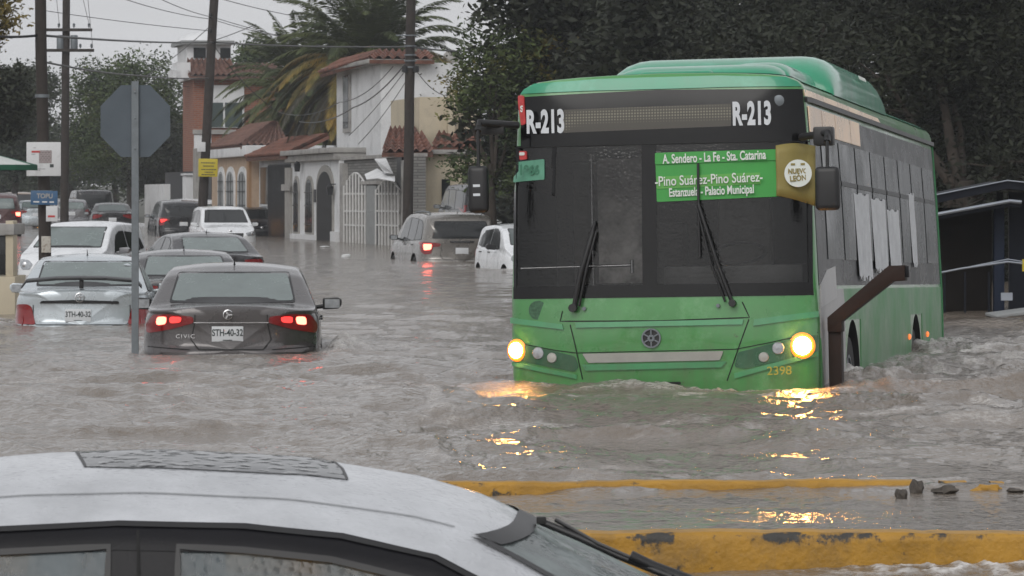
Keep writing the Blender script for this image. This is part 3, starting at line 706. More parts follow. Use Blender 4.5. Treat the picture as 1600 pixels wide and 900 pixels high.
ftree(480, 40, 240, 226, 120, 10000, 'tree hidden behind the palm fronds', 47, M['leaf_far'])
for i, (px, t_) in enumerate(((-10, 200), (60, 190), (180, 180), (290, 170), (380, 180), (560, 150), (700, 160), (820, 170))):
    ftree(px, t_, 330, 262, 150, 14000, 'faint distant tree on the skyline at %s' % ['the far left edge', 'the left behind the sign board', 'the end of the street', 'the left side of the brick house', 'the right side of the brick house', 'the back of the tall white house', 'the back of the cream house', 'the back of the bus'][i], 60 + i, M['leaf_far'], size=.3, grp='distant skyline trees')
# yellow leaves overhanging top left
p = W(10, 0, 88)
tree('yellowing_tree', 'tree with yellow brown leaves hanging into the top left corner', (p.x - .6, 88, 0), [(-.2, 0, 5.4, .8, .8, .7), (.55, 0, 5.4, .45, .5, .55), (.2, .2, 4.95, .4, .5, .35), (.0, .1, 6.2, 1.1, .8, .6), (-.5, .1, 4.3, .6, .5, .8)], 4200, .13, M['leaf_yellow'], 51, .14, clump=.25, fill=.2)
p = W(0, 0, 120)
tree('broadleaf_tree', 'dark leaning tree left of the left utility pole', (p.x - .5, 120, 0), [(0, 0, 4.6, 1.0, .8, .6), (.8, 0, 4.2, .6, .6, .5), (.9, 0, 5.0, .5, .5, .3), (.3, .2, 3.6, .9, .6, .5)], 9000, .16, M['leaf_dark'], 52, .16, clump=.3, fill=.2)

# ------------------------------------------------------------------ the date palm
def frond(mbv, mbf, base, az, el, Lf, droop, r, nl=66, wl=.66):
    pts = []; d = Vector((math.cos(az) * math.cos(el), math.sin(az) * math.cos(el), math.sin(el))); p = Vector(base); n = 16
    for i in range(n + 1):
        pts.append(p.copy()); t = i / n
        d = (d + Vector((0, 0, -droop * (.35 + t) / n * 2))).normalized(); p = p + d * Lf / n
    b = len(mbv)
    for i in range(n):                                       # rachis
        a_, c_ = pts[i], pts[i + 1]; w_ = .035 * (1 - i / n) + .008; s_ = (c_ - a_).cross(Vector((0, 0, 1))).normalized() * w_
        k = len(mbv); mbv += [a_ - s_, a_ + s_, c_ + s_ * .9, c_ - s_ * .9]; mbf.append((k, k + 1, k + 2, k + 3))
    for i in range(nl):
        t = .12 + .88 * i / nl; q = t * n; j = min(n - 1, int(q)); f = q - j; P_0 = pts[j].lerp(pts[j + 1], f); tn = (pts[j + 1] - pts[j]).normalized()
        sd = tn.cross(Vector((0, 0, 1))); sd.normalize(); up = sd.cross(tn)
        ll = wl * (math.sin(math.pi * min(1, t * .9 + .12)) ** .6) * r.uniform(.8, 1.1)
        for s in (1, -1):
            dr = (sd * s * .8 + tn * .75 + up * .12 + Vector((0, 0, -.22 - .25 * r.random()))).normalized()
            m_ = P_0 + dr * ll * .5 + Vector((0, 0, -.0)); e = P_0 + dr * ll + Vector((0, 0, -.16 * ll)); wv = tn * .035
            k = len(mbv); mbv += [P_0, m_ + wv, e, m_ - wv]; mbf.append((k, k + 1, k + 2, k + 3))
def palm(px, py, D, seed, label, yellow=.7):
    r = random.Random(seed); p = W(px, py, D); root = empty('date_palm', (p.x, D, 0)); tag(root, label, 'palm tree')
    zc = p.z; t = MB(); pts = [(0, 0, -.6), (0, 0, zc * .4), (0, 0, zc - .4), (0, 0, zc)]
    t.tube(pts, [.42, .38, .42, .3], 14)
    for i in range(150):
        a = i * 2.4; z = -.4 + (zc + .2) * i / 150; t.box((math.cos(a) * .42, math.sin(a) * .42, z), (.14, .14, .16), rotm(0, 0, 0))
    t.build('trunk', M['bark'], root)
    groups = {'green_fronds': [], 'yellow_fronds': [], 'dead_fronds': []}
    mats = {'green_fronds': leaf_mat('palm_green', (.042, .056, .024), (.078, .094, .036)), 'yellow_fronds': leaf_mat('palm_yellow', (.11, .10, .035), (.22, .155, .04), (.28, .17, .04), sc=.9), 'dead_fronds': leaf_mat('palm_dead', (.04, .04, .032), (.075, .068, .05))}
    for i in range(156):
        az = i * 2.399 + r.uniform(-.2, .2); t_ = i / 156
        el = R(78 - 118 * t_) + r.uniform(-.12, .12); Lf = r.uniform(3.8, 4.8) if t_ < .75 else r.uniform(2.6, 3.8)
        kind = 'green_fronds' if t_ < .4 else ('yellow_fronds' if (t_ < .8 and r.random() < yellow) else ('dead_fronds' if t_ > .7 else 'green_fronds'))
        V_, F_ = [], []
        frond(V_, F_, (math.cos(az) * .25, math.sin(az) * .25, zc - .7 * t_), az, el, Lf, .85 + .5 * t_, r)
        fo = MB().add(V_, F_).build({'green_fronds': 'frond', 'yellow_fronds': 'yellow_frond', 'dead_fronds': 'dead_frond'}[kind], mats[kind], root) if i < 98 else groups['yellow_fronds' if kind == 'yellow_fronds' else 'dead_fronds'].append((V_, F_))
    if groups['yellow_fronds']:
        my = MB()
        for V_, F_ in groups['yellow_fronds']: my.add(V_, F_)
        oy = my.build('drooping_yellow_fronds', mats['yellow_fronds'], root); oy['kind'] = 'stuff'
    mb = MB()
    for V_, F_ in groups['dead_fronds']: mb.add(V_, F_)
    for i in range(60):
        az = r.uniform(0, 6.28); V_, F_ = [], []
        frond(V_, F_, (math.cos(az) * .35, math.sin(az) * .35, zc - r.uniform(.6, 3.0)), az, R(r.uniform(-75, -45)), r.uniform(1.4, 2.4), .9, r, 26, .4); mb.add(V_, F_)
    o = mb.build('dead_skirt', mats['dead_fronds'], root); o['kind'] = 'stuff'
palm(578, 92, 156, 5, 'large date palm with yellowing fronds rising behind the houses')
palm(484, 150, 176, 9, 'shorter shaggy date palm with hanging dead fronds, left of the tall white house', .12)
# ------------------------------------------------------------------ vehicles: lofted shells with panels pressed onto them
def chaikin(P, it=2):
    for _ in range(it):
        Q = [P[0]]
        for a, b in zip(P, P[1:]):
            Q.append(tuple(.75 * p + .25 * q for p, q in zip(a, b))); Q.append(tuple(.25 * p + .75 * q for p, q in zip(a, b)))
        Q.append(P[-1]); P = Q
    return P
def curve_of(pts, smooth=.09):
    ys = np.array([p[0] for p in pts]); vs = np.array([p[1] for p in pts])
    t = np.linspace(ys[0], ys[-1], 600); v = np.interp(t, ys, vs)
    k = max(1, int(smooth / (t[1] - t[0])) | 1); kern = np.hanning(k + 2)[1:-1]; kern /= kern.sum()
    pad = k // 2; vp = np.concatenate([2 * v[0] - v[1:pad + 1][::-1], v, 2 * v[-1] - v[-pad - 1:-1][::-1]])
    return lambda y: np.interp(y, t, np.convolve(vp, kern, 'valid')[:len(t)])

def shell(L, Wd, ztop, zsh, zb=.2, crown=.07, tumble=.42, rx=(.5, .7), rz=(.10, .22), nx=3.0, rear=None, front=None, zc=.62, plan=None, ymid=.72):
    """closed car body; y = 0 is the rear end, y = L the nose"""
    top = curve_of(ztop); sh = curve_of(zsh)
    def ease(n): return [(1 - math.cos(math.pi / 2 * i / n)) for i in range(n + 1)]
    R0 = max(rx[0], rz[0]); R1 = max(rx[1], rz[1])
    ys = [R0 * e for e in ease(16)] + list(np.arange(R0 + .05, L - R1 - .02, .055)) + [L - R1 * e for e in ease(16)][::-1]
    secs = []
    for y in ys:
        yy = min(max(y, .0), L); zt = float(top(yy)); zs = float(sh(yy))
        w = Wd / 2 * (plan(yy) if plan else 1)
        ze = max(zt - crown, zs + .012)
        zt = max(zt, ze + .012)
        wt = w * .975 - max(0, ze - zs) * tumble
        half = [(0, zb), (w * .8, zb), (w * .93, zb + .02), (w * .97, zb + .12), (w * 1.0, zb + (zs - zb) * .45), (w * 1.0, zb + (zs - zb) * .62), (w * .985, zs - .07), (w * .965, zs - .012), (w * .95, zs + .008),
                (wt + (w * .95 - wt) * .5, zs + (ze - zs) * .5), (wt + (w * .95 - wt) * .12, zs + (ze - zs) * .90), (wt - .015, ze + .006), (wt * .88, ze + (zt - ze) * .32), (wt * .5, ze + (zt - ze) * .84), (0, zt)]
        half = chaikin(half, 2)
        k = 1.0; kz = 1.0
        if y < rx[0]: k = max(0, 1 - (1 - y / rx[0]) ** nx) ** (1 / nx)
        if y < rz[0]: kz = max(0, 1 - (1 - y / rz[0]) ** nx) ** (1 / nx)
        if y > L - rx[1]: k = max(0, 1 - (1 - (L - y) / rx[1]) ** nx) ** (1 / nx)
        if y > L - rz[1]: kz = max(0, 1 - (1 - (L - y) / rz[1]) ** nx) ** (1 / nx)
        k = max(k, .02); kz = max(kz, .02)
        cz = min(zc, (zb + zt) / 2 + .1)
        full = [(-a, b) for a, b in half[::-1]] + half[1:-1]
        secs.append([(a * k, y, cz + (b - cz) * kz) for a, b in full])
    n = len(secs[0]); V = [p for s in secs for p in s]
    Fc = [(i * n + j, i * n + (j + 1) % n, (i + 1) * n + (j + 1) % n, (i + 1) * n + j) for i in range(len(secs) - 1) for j in range(n)]
    Fc += [list(range(n))[::-1], [(len(secs) - 1) * n + j for j in range(n)]]
    V2 = []
    for x, y, z in V:
        dy = 0
        if rear and y < .5: dy = float(np.interp(z, [p[0] for p in rear], [p[1] for p in rear])) * (1 - y / .5)
        if front and y > L - .5: dy = -float(np.interp(z, [p[0] for p in front], [p[1] for p in front])) * (1 - (L - y) / .5)
        V2.append((x, y + dy, z))
    bm = bmesh.new()
    vs = [bm.verts.new(p) for p in V2]
    for f in Fc:
        try: bm.faces.new([vs[i] for i in f])
        except ValueError: pass
    bmesh.ops.remove_doubles(bm, verts=bm.verts, dist=1e-5)
    bmesh.ops.recalc_face_normals(bm, faces=bm.faces)
    return bm

AX = {'rear': (1, Vector((0, 1, 0)), -3), 'front': (1, Vector((0, -1, 0)), 30), 'right': (0, Vector((-1, 0, 0)), 5), 'left': (0, Vector((1, 0, 0)), -5), 'top': (2, Vector((0, 0, -1)), 6)}
def raycast(bvh, axis, a, b):
    ax, d, s = AX[axis]
    o = [0, 0, 0]; o[ax] = s
    oth = [i for i in range(3) if i != ax]; o[oth[0]] = a; o[oth[1]] = b
    loc, nrm, _, _ = bvh.ray_cast(Vector(o), d)
    if loc is None:
        o[ax] = s * .0 + (0 if axis == 'rear' else o[ax])
        loc, nrm, _, _ = bvh.find_nearest(Vector(o) if axis in ('rear',) else Vector(o))
    if nrm.dot(d) > 0: nrm = -nrm
    return loc, nrm
def patch(mb, bvh, poly, axis, off=.005, th=.012, step=.06):
    """a panel of the outline poly pressed onto the shell, with a real thickness"""
    bm = bmesh.new()
    bm.faces.new([bm.verts.new((a, b, 0)) for a, b in poly])
    xs = [p[0] for p in poly]; ys = [p[1] for p in poly]
    for lo, hi, nrm in ((min(xs), max(xs), (1, 0, 0)), (min(ys), max(ys), (0, 1, 0))):
        k = int((hi - lo) / step)
        for i in range(1, k + 1):
            c = lo + (hi - lo) * i / (k + 1)
            bmesh.ops.bisect_plane(bm, geom=bm.verts[:] + bm.edges[:] + bm.faces[:], plane_co=(c * nrm[0], c * nrm[1], 0), plane_no=nrm)
    bm.verts.index_update()
    tops = []; lows = []
    for v in bm.verts:
        loc, n = raycast(bvh, axis, v.co.x, v.co.y)
        tops.append(loc + n * off); lows.append(loc - n * th)
    nv = len(tops); fs = [[v.index for v in f.verts] for f in bm.faces]
    for e in bm.edges:
        if len(e.link_faces) == 1:
            a, b = e.verts[0].index, e.verts[1].index; fs.append((a, b, nv + b, nv + a))
    mb.add(tops + lows, fs); bm.free()
    return mb
def strip(mb, bvh, pts, axis, w=.008, off=.003, step=.05):
    """a narrow band following the shell (panel gaps, trims)"""
    q = []
    for (a, b), (c, d) in zip(pts, pts[1:]):
        n = max(1, int(math.hypot(c - a, d - b) / step))
        for i in range(n): q.append((a + (c - a) * i / n, b + (d - b) * i / n))
    q.append(pts[-1])
    vs = []; K = 1 if w < .03 else 6
    for i, p in enumerate(q):
        p0 = q[max(0, i - 1)]; p1 = q[min(len(q) - 1, i + 1)]
        tx, ty = p1[0] - p0[0], p1[1] - p0[1]; l = math.hypot(tx, ty) or 1
        nx, ny = -ty / l * w / 2, tx / l * w / 2
        for j in range(K + 1):
            s = 1 - 2 * j / K
            loc, n = raycast(bvh, axis, p[0] + nx * s, p[1] + ny * s); vs.append(loc + n * off)
    return mb.add(vs, [(a, a + 1, a + K + 2, a + K + 1) for i in range(len(q) - 1) for j in range(K) for a in (i * (K + 1) + j,)])
def mirrored(poly): return [(-a, b) for a, b in poly][::-1]
def rounded(poly, it=1, r=.03):
    """outline with its corners cut back by a radius"""
    Q = []; n = len(poly)
    for i, p in enumerate(poly):
        a, b = poly[i - 1], poly[(i + 1) % n]
        la = math.hypot(a[0] - p[0], a[1] - p[1]); lb = math.hypot(b[0] - p[0], b[1] - p[1])
        ka, kb = min(r, la * .3) / la, min(r, lb * .3) / lb
        A = (p[0] + (a[0] - p[0]) * ka, p[1] + (a[1] - p[1]) * ka); B = (p[0] + (b[0] - p[0]) * kb, p[1] + (b[1] - p[1]) * kb)
        Q += [A, (.25 * A[0] + .5 * p[0] + .25 * B[0], .25 * A[1] + .5 * p[1] + .25 * B[1]), B]
    return Q

def cut(bm, cutters, name='tmp', mats=()):
    """boolean difference of the shell with the cutter meshes; cut faces take material slot 1"""
    me = bpy.data.meshes.new(name); bm.to_mesh(me); bm.free()
    for m in mats: me.materials.append(m)
    o = bpy.data.objects.new(name, me); COL.objects.link(o)
    cs = []
    for c in cutters:
        c.m = 0; oc = c.build('cutter', mats[1] if len(mats) > 1 else mats[0])
        if len(mats) > 1:
            oc.data.materials.clear(); oc.data.materials.append(mats[0]); oc.data.materials.append(mats[1])
            for p in oc.data.polygons: p.material_index = 1
        md = o.modifiers.new('b', 'BOOLEAN'); md.operation = 'DIFFERENCE'; md.object = oc; md.solver = 'EXACT'; cs.append(oc)
    dg = bpy.context.evaluated_depsgraph_get()
    me2 = bpy.data.meshes.new_from_object(o.evaluated_get(dg))
    for x in cs + [o]:
        d = x.data; bpy.data.objects.remove(x); bpy.data.meshes.remove(d)
    return me2

def text_mesh(name, s, size, mat, parent, loc, rot, xs=1., bold=0., align='CENTER', depth=.0015, space=1.):
    cu = bpy.data.curves.new(name, 'FONT'); cu.body = s; cu.size = size; cu.align_x = align; cu.align_y = 'CENTER'
    cu.offset = bold; cu.extrude = depth; cu.space_character = space
    o = bpy.data.objects.new(name, cu); COL.objects.link(o)
    dg = bpy.context.evaluated_depsgraph_get()
    me = bpy.data.meshes.new_from_object(o.evaluated_get(dg)); bpy.data.objects.remove(o); bpy.data.curves.remove(cu)
    me.transform(Matrix.Diagonal((xs, 1, 1, 1))); me.materials.clear()
    o = link_mesh(name, me, mat, parent); o.location = loc; o.rotation_euler = rot
    return o

def wheel(parent, x, y, r=.32, wdt=.2, rimmat=None):
    s = 1 if x > 0 else -1
    t = MB().lathe([(r * .62, -wdt / 2), (r * .93, -wdt / 2), (r, -wdt * .32), (r, wdt * .32), (r * .93, wdt / 2), (r * .62, wdt / 2), (r * .6, 0)], 28, rotm(0, R(90), 0), ring=True)
    o = t.build('wheel', M['rubber'], parent, 40); o.location = (x, y, r)
    k = MB(); c = s * wdt * .42
    k.tube([(c - .01 * s, 0, 0), (c + .015 * s, 0, 0)], r * .15, 12)
    for i in range(5):
        a = i * 2 * math.pi / 5
        k.box((c, 0, r * .36), (.02, r * .17, r * .5), rotm(a, 0, 0))
    k.lathe([(r * .56, -.02), (r * .63, -.02), (r * .63, .02), (r * .56, .02)], 28, rotm(0, R(90), 0, (c, 0, 0)), ring=True)
    k.build('rim', rimmat or M['rim'], o, 40)
    return o

def mirror(parent, x, y, z, mat, s, size=(.2, .11, .13)):
    m = MB(); a, b, c = size
    pr = [(0, -c / 2), (s * a * .85, -c * .42), (s * a, -c * .1), (s * a, c * .3), (s * a * .8, c / 2), (0, c * .42)]
    m.prism(pr, 'y', -b / 2, b / 2, rotm(0, 0, 0, (s * .05, 0, 0)))
    m.tube([(-s * .06, .02, -c * .35), (s * .08, 0, -c * .2)], .025, 6)
    o = m.build('door_mirror', mat, parent, None, bevel=.022, seg=3); o.location = (x, y, z)
    g = MB().box((s * (.05 + a * .5), -b / 2 - .003, 0), (a * .78, .004, c * .7)); g.build('mirror_glass', M['lamp_glass'], o)
    return o

def number_plate(parent, bvh, x, z, wd, h, axis='rear', text=None, out=.012):
    loc, n = raycast(bvh, axis, x, z)
    s = -1 if axis == 'rear' else 1
    p = MB().box((0, 0, 0), (wd, .008, h)); o = p.build('number_plate', M['plate'], parent, None, bevel=.006)
    o.location = loc + Vector((0, s * out, 0))
    if text:
        f = s * .0052
        text_mesh('lettering', text, h * .62, M['ink'], o, (0, f, h * .07), (R(90), 0, 0 if s < 0 else R(180)), .74, h * .012)
        b = MB()
        b.box((0, f, -h * .4), (wd * .3, .002, h * .05))
        b.build('state_mark', M['ink'], o)
    return o

KIND = {
 'sedan': dict(L=4.55, Wd=1.78, zsh=[(0, .93), (.6, .95), (1.5, .93), (3.0, .90), (3.5, .88), (4.1, .78), (4.55, .66)],
    ztop=[(0, 1.00), (.06, 1.035), (.3, 1.045), (.58, 1.06), (1.22, 1.345), (1.5, 1.405), (1.9, 1.43), (2.3, 1.43), (2.7, 1.39), (2.95, 1.33), (3.55, 1.03), (4.1, .91), (4.45, .76), (4.55, .70)],
    rear=[(.2, .03), (.35, -.03), (.58, -.035), (.64, .035), (.8, .04), (.93, .015), (1.0, -.01), (1.05, -.0)], rx=(.55, .8), rz=(.09, .25), tumble=.46, crown=.06,
    rw=[(-.60, 1.075), (.60, 1.075), (.52, 1.325), (-.52, 1.325)], ws=[(-.64, 1.06), (.64, 1.06), (.54, 1.33), (-.54, 1.33)],
    sw=[[(.98, 1.0), (1.18, .985), (1.18, 1.16)], [(1.24, .985), (2.02, .965), (2.02, 1.325), (1.6, 1.31), (1.34, 1.235)], [(2.1, .965), (3.02, .95), (2.86, 1.15), (2.62, 1.27), (2.4, 1.318), (2.1, 1.33)]],
    tl=[(.40, .93), (.62, .945), (.76, .935), (.80, .84), (.79, .75), (.62, .79), (.43, .86)], hl=[(.48, .70), (.62, .735), (.80, .74), (.80, .66), (.72, .60), (.54, .62)],
    grille=[(-.42, .70), (.42, .70), (.38, .60), (-.38, .60)], ax=(1.0, 3.65), mir=(2.95, .98), wr=.31, lid=.60, bump=.60),
 'suv': dict(L=4.9, Wd=1.92, zsh=[(0, 1.05), (.6, 1.08), (1.5, 1.07), (3.4, 1.04), (3.9, 1.0), (4.5, .92), (4.9, .78)],
    ztop=[(0, 1.22), (.03, 1.3), (.14, 1.50), (.3, 1.66), (.5, 1.73), (1.2, 1.775), (2.0, 1.78), (2.6, 1.76), (2.95, 1.69), (3.65, 1.24), (3.8, 1.17), (4.4, 1.08), (4.8, .92), (4.9, .85)],
    rear=[(.25, .04), (.4, -.05), (.62, -.05), (.68, .02), (.9, .02), (1.08, .0), (1.7, 0)], rx=(.55, .8), rz=(.11, .25), tumble=.27, crown=.05,
    rw=[(-.68, 1.17), (.68, 1.17), (.60, 1.55), (-.60, 1.55)], ws=[(-.72, 1.24), (.72, 1.24), (.62, 1.64), (-.62, 1.64)],
    sw=[[(.42, 1.14), (1.12, 1.12), (1.12, 1.60), (.72, 1.56), (.56, 1.45)], [(1.2, 1.12), (2.08, 1.10), (2.08, 1.635), (1.2, 1.61)], [(2.16, 1.10), (3.22, 1.09), (3.05, 1.29), (2.8, 1.5), (2.5, 1.61), (2.16, 1.64)]],
    tl=[(.52, 1.06), (.70, 1.10), (.90, 1.11), (.905, .90), (.87, .80), (.72, .84), (.70, .97), (.54, .97)], hl=[(.50, .88), (.66, .92), (.86, .95), (.88, .86), (.80, .78), (.56, .78)],
    grille=[(-.44, .88), (.44, .88), (.40, .72), (-.40, .72)], ax=(1.05, 3.85), mir=(3.1, 1.16), wr=.37, lid=.66, bump=.64),
 'hatch': dict(L=3.95, Wd=1.70, zsh=[(0, .96), (.6, .98), (1.5, .96), (2.8, .93), (3.2, .90), (3.6, .8), (3.95, .66)],
    ztop=[(0, 1.05), (.03, 1.12), (.16, 1.32), (.32, 1.43), (.6, 1.485), (1.3, 1.51), (1.9, 1.50), (2.3, 1.44), (2.55, 1.36), (3.1, 1.05), (3.5, .95), (3.85, .78), (3.95, .70)],
    rear=[(.2, .03), (.4, -.04), (.6, -.04), (.66, .02), (1.4, .0)], rx=(.5, .75), rz=(.1, .25), tumble=.34, crown=.05,
    rw=[(-.56, 1.06), (.56, 1.06), (.5, 1.34), (-.5, 1.34)], ws=[(-.63, 1.08), (.63, 1.08), (.54, 1.39), (-.54, 1.39)],
    sw=[[(.5, 1.06), (.78, 1.03), (.78, 1.30), (.6, 1.22)], [(.84, 1.02), (1.6, 1.0), (1.6, 1.385), (.84, 1.34)], [(1.67, 1.0), (2.62, .985), (2.45, 1.18), (2.25, 1.31), (2.0, 1.385), (1.67, 1.395)]],
    tl=[(.60, 1.02), (.72, 1.05), (.80, 1.04), (.81, .80), (.70, .78), (.62, .86)], hl=[(.44, .76), (.56, .84), (.74, .86), (.77, .76), (.68, .66), (.5, .66)],
    grille=[(-.36, .66), (.36, .66), (.33, .58), (-.33, .58)], ax=(.72, 3.2), mir=(2.5, 1.02), wr=.3, lid=.64, bump=.62),
 'van': dict(L=5.0, Wd=1.95, zsh=[(0, 1.08), (3.5, 1.08), (4.4, .98), (5.0, .75)],
    ztop=[(0, 1.5), (.04, 1.72), (.14, 1.86), (.4, 1.92), (2.0, 1.94), (3.1, 1.9), (3.4, 1.82), (4.2, 1.24), (4.8, 1.0), (5.0, .85)],
    rear=[(.2, 0), (2, 0)], rx=(.35, .8), rz=(.1, .3), tumble=.14, crown=.05,
    rw=[(-.75, 1.2), (.75, 1.2), (.7, 1.68), (-.7, 1.68)], ws=[(-.78, 1.28), (.78, 1.28), (.7, 1.78), (-.7, 1.78)],
    sw=[[(.4, 1.2), (1.5, 1.18), (1.5, 1.72), (.4, 1.7)], [(1.6, 1.18), (2.6, 1.18), (2.6, 1.74), (1.6, 1.73)], [(2.7, 1.18), (3.8, 1.16), (3.5, 1.45), (3.25, 1.7), (2.7, 1.74)]],
    tl=[(.84, 1.3), (.93, 1.3), (.94, .8), (.86, .8)], hl=[(.5, .85), (.66, .92), (.86, .95), (.9, .82), (.6, .75)],
    grille=[(-.44, .85), (.44, .85), (.40, .72), (-.40, .72)], ax=(1.1, 4.1), mir=(3.6, 1.25), wr=.36, lid=.66, bump=.62),
}

def make_car(kind, label, cat, paint, loc, yaw, sink, name='parked_car', rear_on=True, over=None, brake=0, head=0, plate_text=None, rw_mat='glass_sky', ws_mat='glass_dark', sw_mat='glass_dark', spoiler=False, rails=False, mirror_mat=None, group='cars caught in the flooded street', fine=False, wheels=True, detail=True, chrome_strip=False):
    k = dict(KIND[kind]); k.update(over or {})
    L_ = k['L']; hw = k['Wd'] / 2
    root = empty(name, (loc[0], loc[1], -sink), (0, 0, yaw)); tag(root, label, cat, group)
    zc = .6
    def plan(y): return 1 - .05 * max(0, (y / L_ - .6) / .4) ** 2 - .035 * max(0, (.35 - y / L_) / .35) ** 2
    bm = shell(L_, k['Wd'], k['ztop'], k['zsh'], crown=k['crown'], tumble=k['tumble'], rx=k['rx'], rz=k['rz'], rear=k['rear'], zc=zc, plan=plan, nx=3.2)
    bvh = BVHTree.FromBMesh(bm)
    if wheels:
        c = MB()
        for s in (1, -1):
            for ya in k['ax']:
                r = k['wr'] + .055; n = 28
                poly = [(ya + r * math.cos(2 * math.pi * i / n), k['wr'] + .02 + r * math.sin(2 * math.pi * i / n)) for i in range(n)]
                c.prism(poly, 'x', s * (hw - .28), s * (hw + .2))
        me = cut(bm, [c], 'body', (paint, M['black']))
        body = link_mesh('body', me, [paint, M['black']], root, 35)
        for s in (1, -1):
            for ya in k['ax']: wheel(root, s * (hw - .13), ya, k['wr'])
    else:
        me = bpy.data.meshes.new('body'); bm.to_mesh(me); bm.free(); body = link_mesh('body', me, paint, root, 35)
    seams = MB()
    # glass
    patch(MB(), bvh, [(0, 1), (.1, 1), (.1, 1.1)], 'rear')
    def glassp(nm, poly, axis, mat, frame=.022):
        cx = sum(p[0] for p in poly) / len(poly); cz = sum(p[1] for p in poly) / len(poly)
        big = [(cx + (a - cx) * (1 + frame / max(.08, abs(a - cx)) if a != cx else 1), cz + (b - cz) * (1 + frame * .8 / max(.08, abs(b - cz)))) for a, b in poly]
        fo = patch(MB(), bvh, rounded(big, 1), axis, .003, .01, .07).build(nm, M['black'], root, 45)
        return patch(MB(), bvh, rounded(poly, 1), axis, .0065, .003, .07).build('pane', M[mat] if isinstance(mat, str) else mat, fo, 45)
    glassp('rear_window', k['rw'], 'rear', rw_mat)
    glassp('windscreen', k['ws'], 'front', ws_mat)
    for s, ax in ((1, 'right'), (-1, 'left')):
        for poly in k['sw']: glassp('side_window', poly, ax, sw_mat, .018)
        mirror(root, s * (hw * .955), k['mir'][0], k['mir'][1], mirror_mat or paint, s)
        if detail:
            for ya in (k['sw'][1][0][0] - .02, k['sw'][2][0][0] - .04, k['sw'][2][1][0] + .05):
                strip(seams, bvh, [(ya, .36), (ya, k['sw'][1][0][1] - .02)], ax, .009)
            strip(seams, bvh, [(k['sw'][1][0][0], .34), (k['sw'][2][1][0], .34)], ax, .009)
            for ya in (k['sw'][1][0][0] + .1, k['sw'][2][0][0] + .1):
                l, n = raycast(bvh, ax, ya, k['sw'][1][0][1] - .12)
                MB().box(l + n * .015, (.025, .17, .022)).build('door_handle', mirror_mat or paint, root, None, bevel=.006)
    # lamps
    for s in (1, -1):
        tp = k['tl'] if s > 0 else mirrored(k['tl'])
        t = patch(MB(), bvh, rounded(tp, 1), 'rear', .010, .01, .035).build('tail_light', M['red_lens'], root, 50)
        if brake:
            for poly, mt in k.get('lit', [([(a * .5 + .5 * sum(p[0] for p in k['tl']) / len(k['tl']), b * .5 + .5 * sum(p[1] for p in k['tl']) / len(k['tl'])) for a, b in k['tl']], 'red_hot')]):
                pp = poly if s > 0 else mirrored(poly)
                patch(MB(), bvh, rounded(pp, 1), 'rear', .014, .002, .03).build('lit_lamp', M[mt], t, 50)
        hp = k['hl'] if s > 0 else mirrored(k['hl'])
        h = patch(MB(), bvh, rounded(hp, 1), 'front', .008, .01, .04).build('headlight', M['lamp_glass'], root, 50)
        cx = sum(p[0] for p in k['hl']) / len(k['hl']) * s; cz = sum(p[1] for p in k['hl']) / len(k['hl'])
        lo, n = raycast(bvh, 'front', cx, cz)
        b = MB().lathe([(.045, 0), (.05, .01), (.04, .016), (.0, .017)], 12, rotm(R(-90), 0, 0, lo + n * .01 - Vector((0, .008, 0)))); b.build('bulb', M['head'] if head else M['chrome'], h, 50)
    patch(MB(), bvh, rounded(k['grille'], 1), 'front', .006, .01, .06).build('grille', M['black'], root, 45)
    patch(MB(), bvh, rounded([(-.5, .48), (.5, .48), (.42, .34), (-.42, .34)], 1), 'front', .005, .01, .08).build('air_intake', M['black'], root, 45)
    lo, n = raycast(bvh, 'front', 0, k['grille'][0][1] + .05)
    MB().lathe([(.05, 0), (.06, .006), (.045, .012), (0, .013)], 16, rotm(R(-90), 0, 0, lo - Vector((0, .002, 0)))).build('badge', M['chrome'], root, 50)
    # rear panels
    ld = k['lid']; xl = k['tl'][0][0]
    if detail:
        strip(seams, bvh, [(-xl + .02, k['tl'][0][1] + .02), (-xl + .02, k['tl'][-1][1]), (-xl - .02, ld + .1), (-xl + .06, ld), (xl - .06, ld), (xl + .02, ld + .1), (xl - .02, k['tl'][-1][1]), (xl - .02, k['tl'][0][1] + .02)], 'rear', .010)
        bp = [(-hw * .985, k['bump'] + .03), (-hw * .7, k['bump'] - .03), (hw * .7, k['bump'] - .03), (hw * .985, k['bump'] + .03), (hw * .985, .42), (-hw * .985, .42)]
        strip(seams, bvh, [bp[0], (-xl - .03, ld)], 'rear', .009); strip(seams, bvh, [bp[3], (xl + .03, ld)], 'rear', .009)
        patch(MB(), bvh, [(-hw * .93, .40), (hw * .93, .40), (hw * .9, .26), (-hw * .9, .26)], 'rear', .006, .01, .08).build('lower_bumper', M['black'], root, 45)
        seams.build('panel_gap', M['seam'], root)
    if kind in ('sedan',): zp, hp_ = k.get('pz', .735), .15
    else: zp, hp_ = k.get('pz', .86), .16
    number_plate(root, bvh, k.get('px', 0), zp, .31, hp_, 'rear', plate_text)
    if detail:
        # shark fin / aerial on the roof
        zt = max(p[1] for p in k['ztop'])
        yy = next(p[0] for p in k['ztop'] if p[1] > zt - .07) + .12
        l, n = raycast(bvh, 'top', 0, yy)
        MB().tube([l - Vector((0, 0, .01)), l + Vector((0, -.03, .02)), l + Vector((0, -.09, .07))], [.014, .006, .004], 6).build('aerial', M['black'], root)
    if chrome_strip:
        z = k['pz'] + .12
        patch(MB(), bvh, [(-.48, z), (.48, z), (.46, z + .035), (-.46, z + .035)], 'rear', .012, .01, .08).build('trim_strip', M['black'], root, 45)
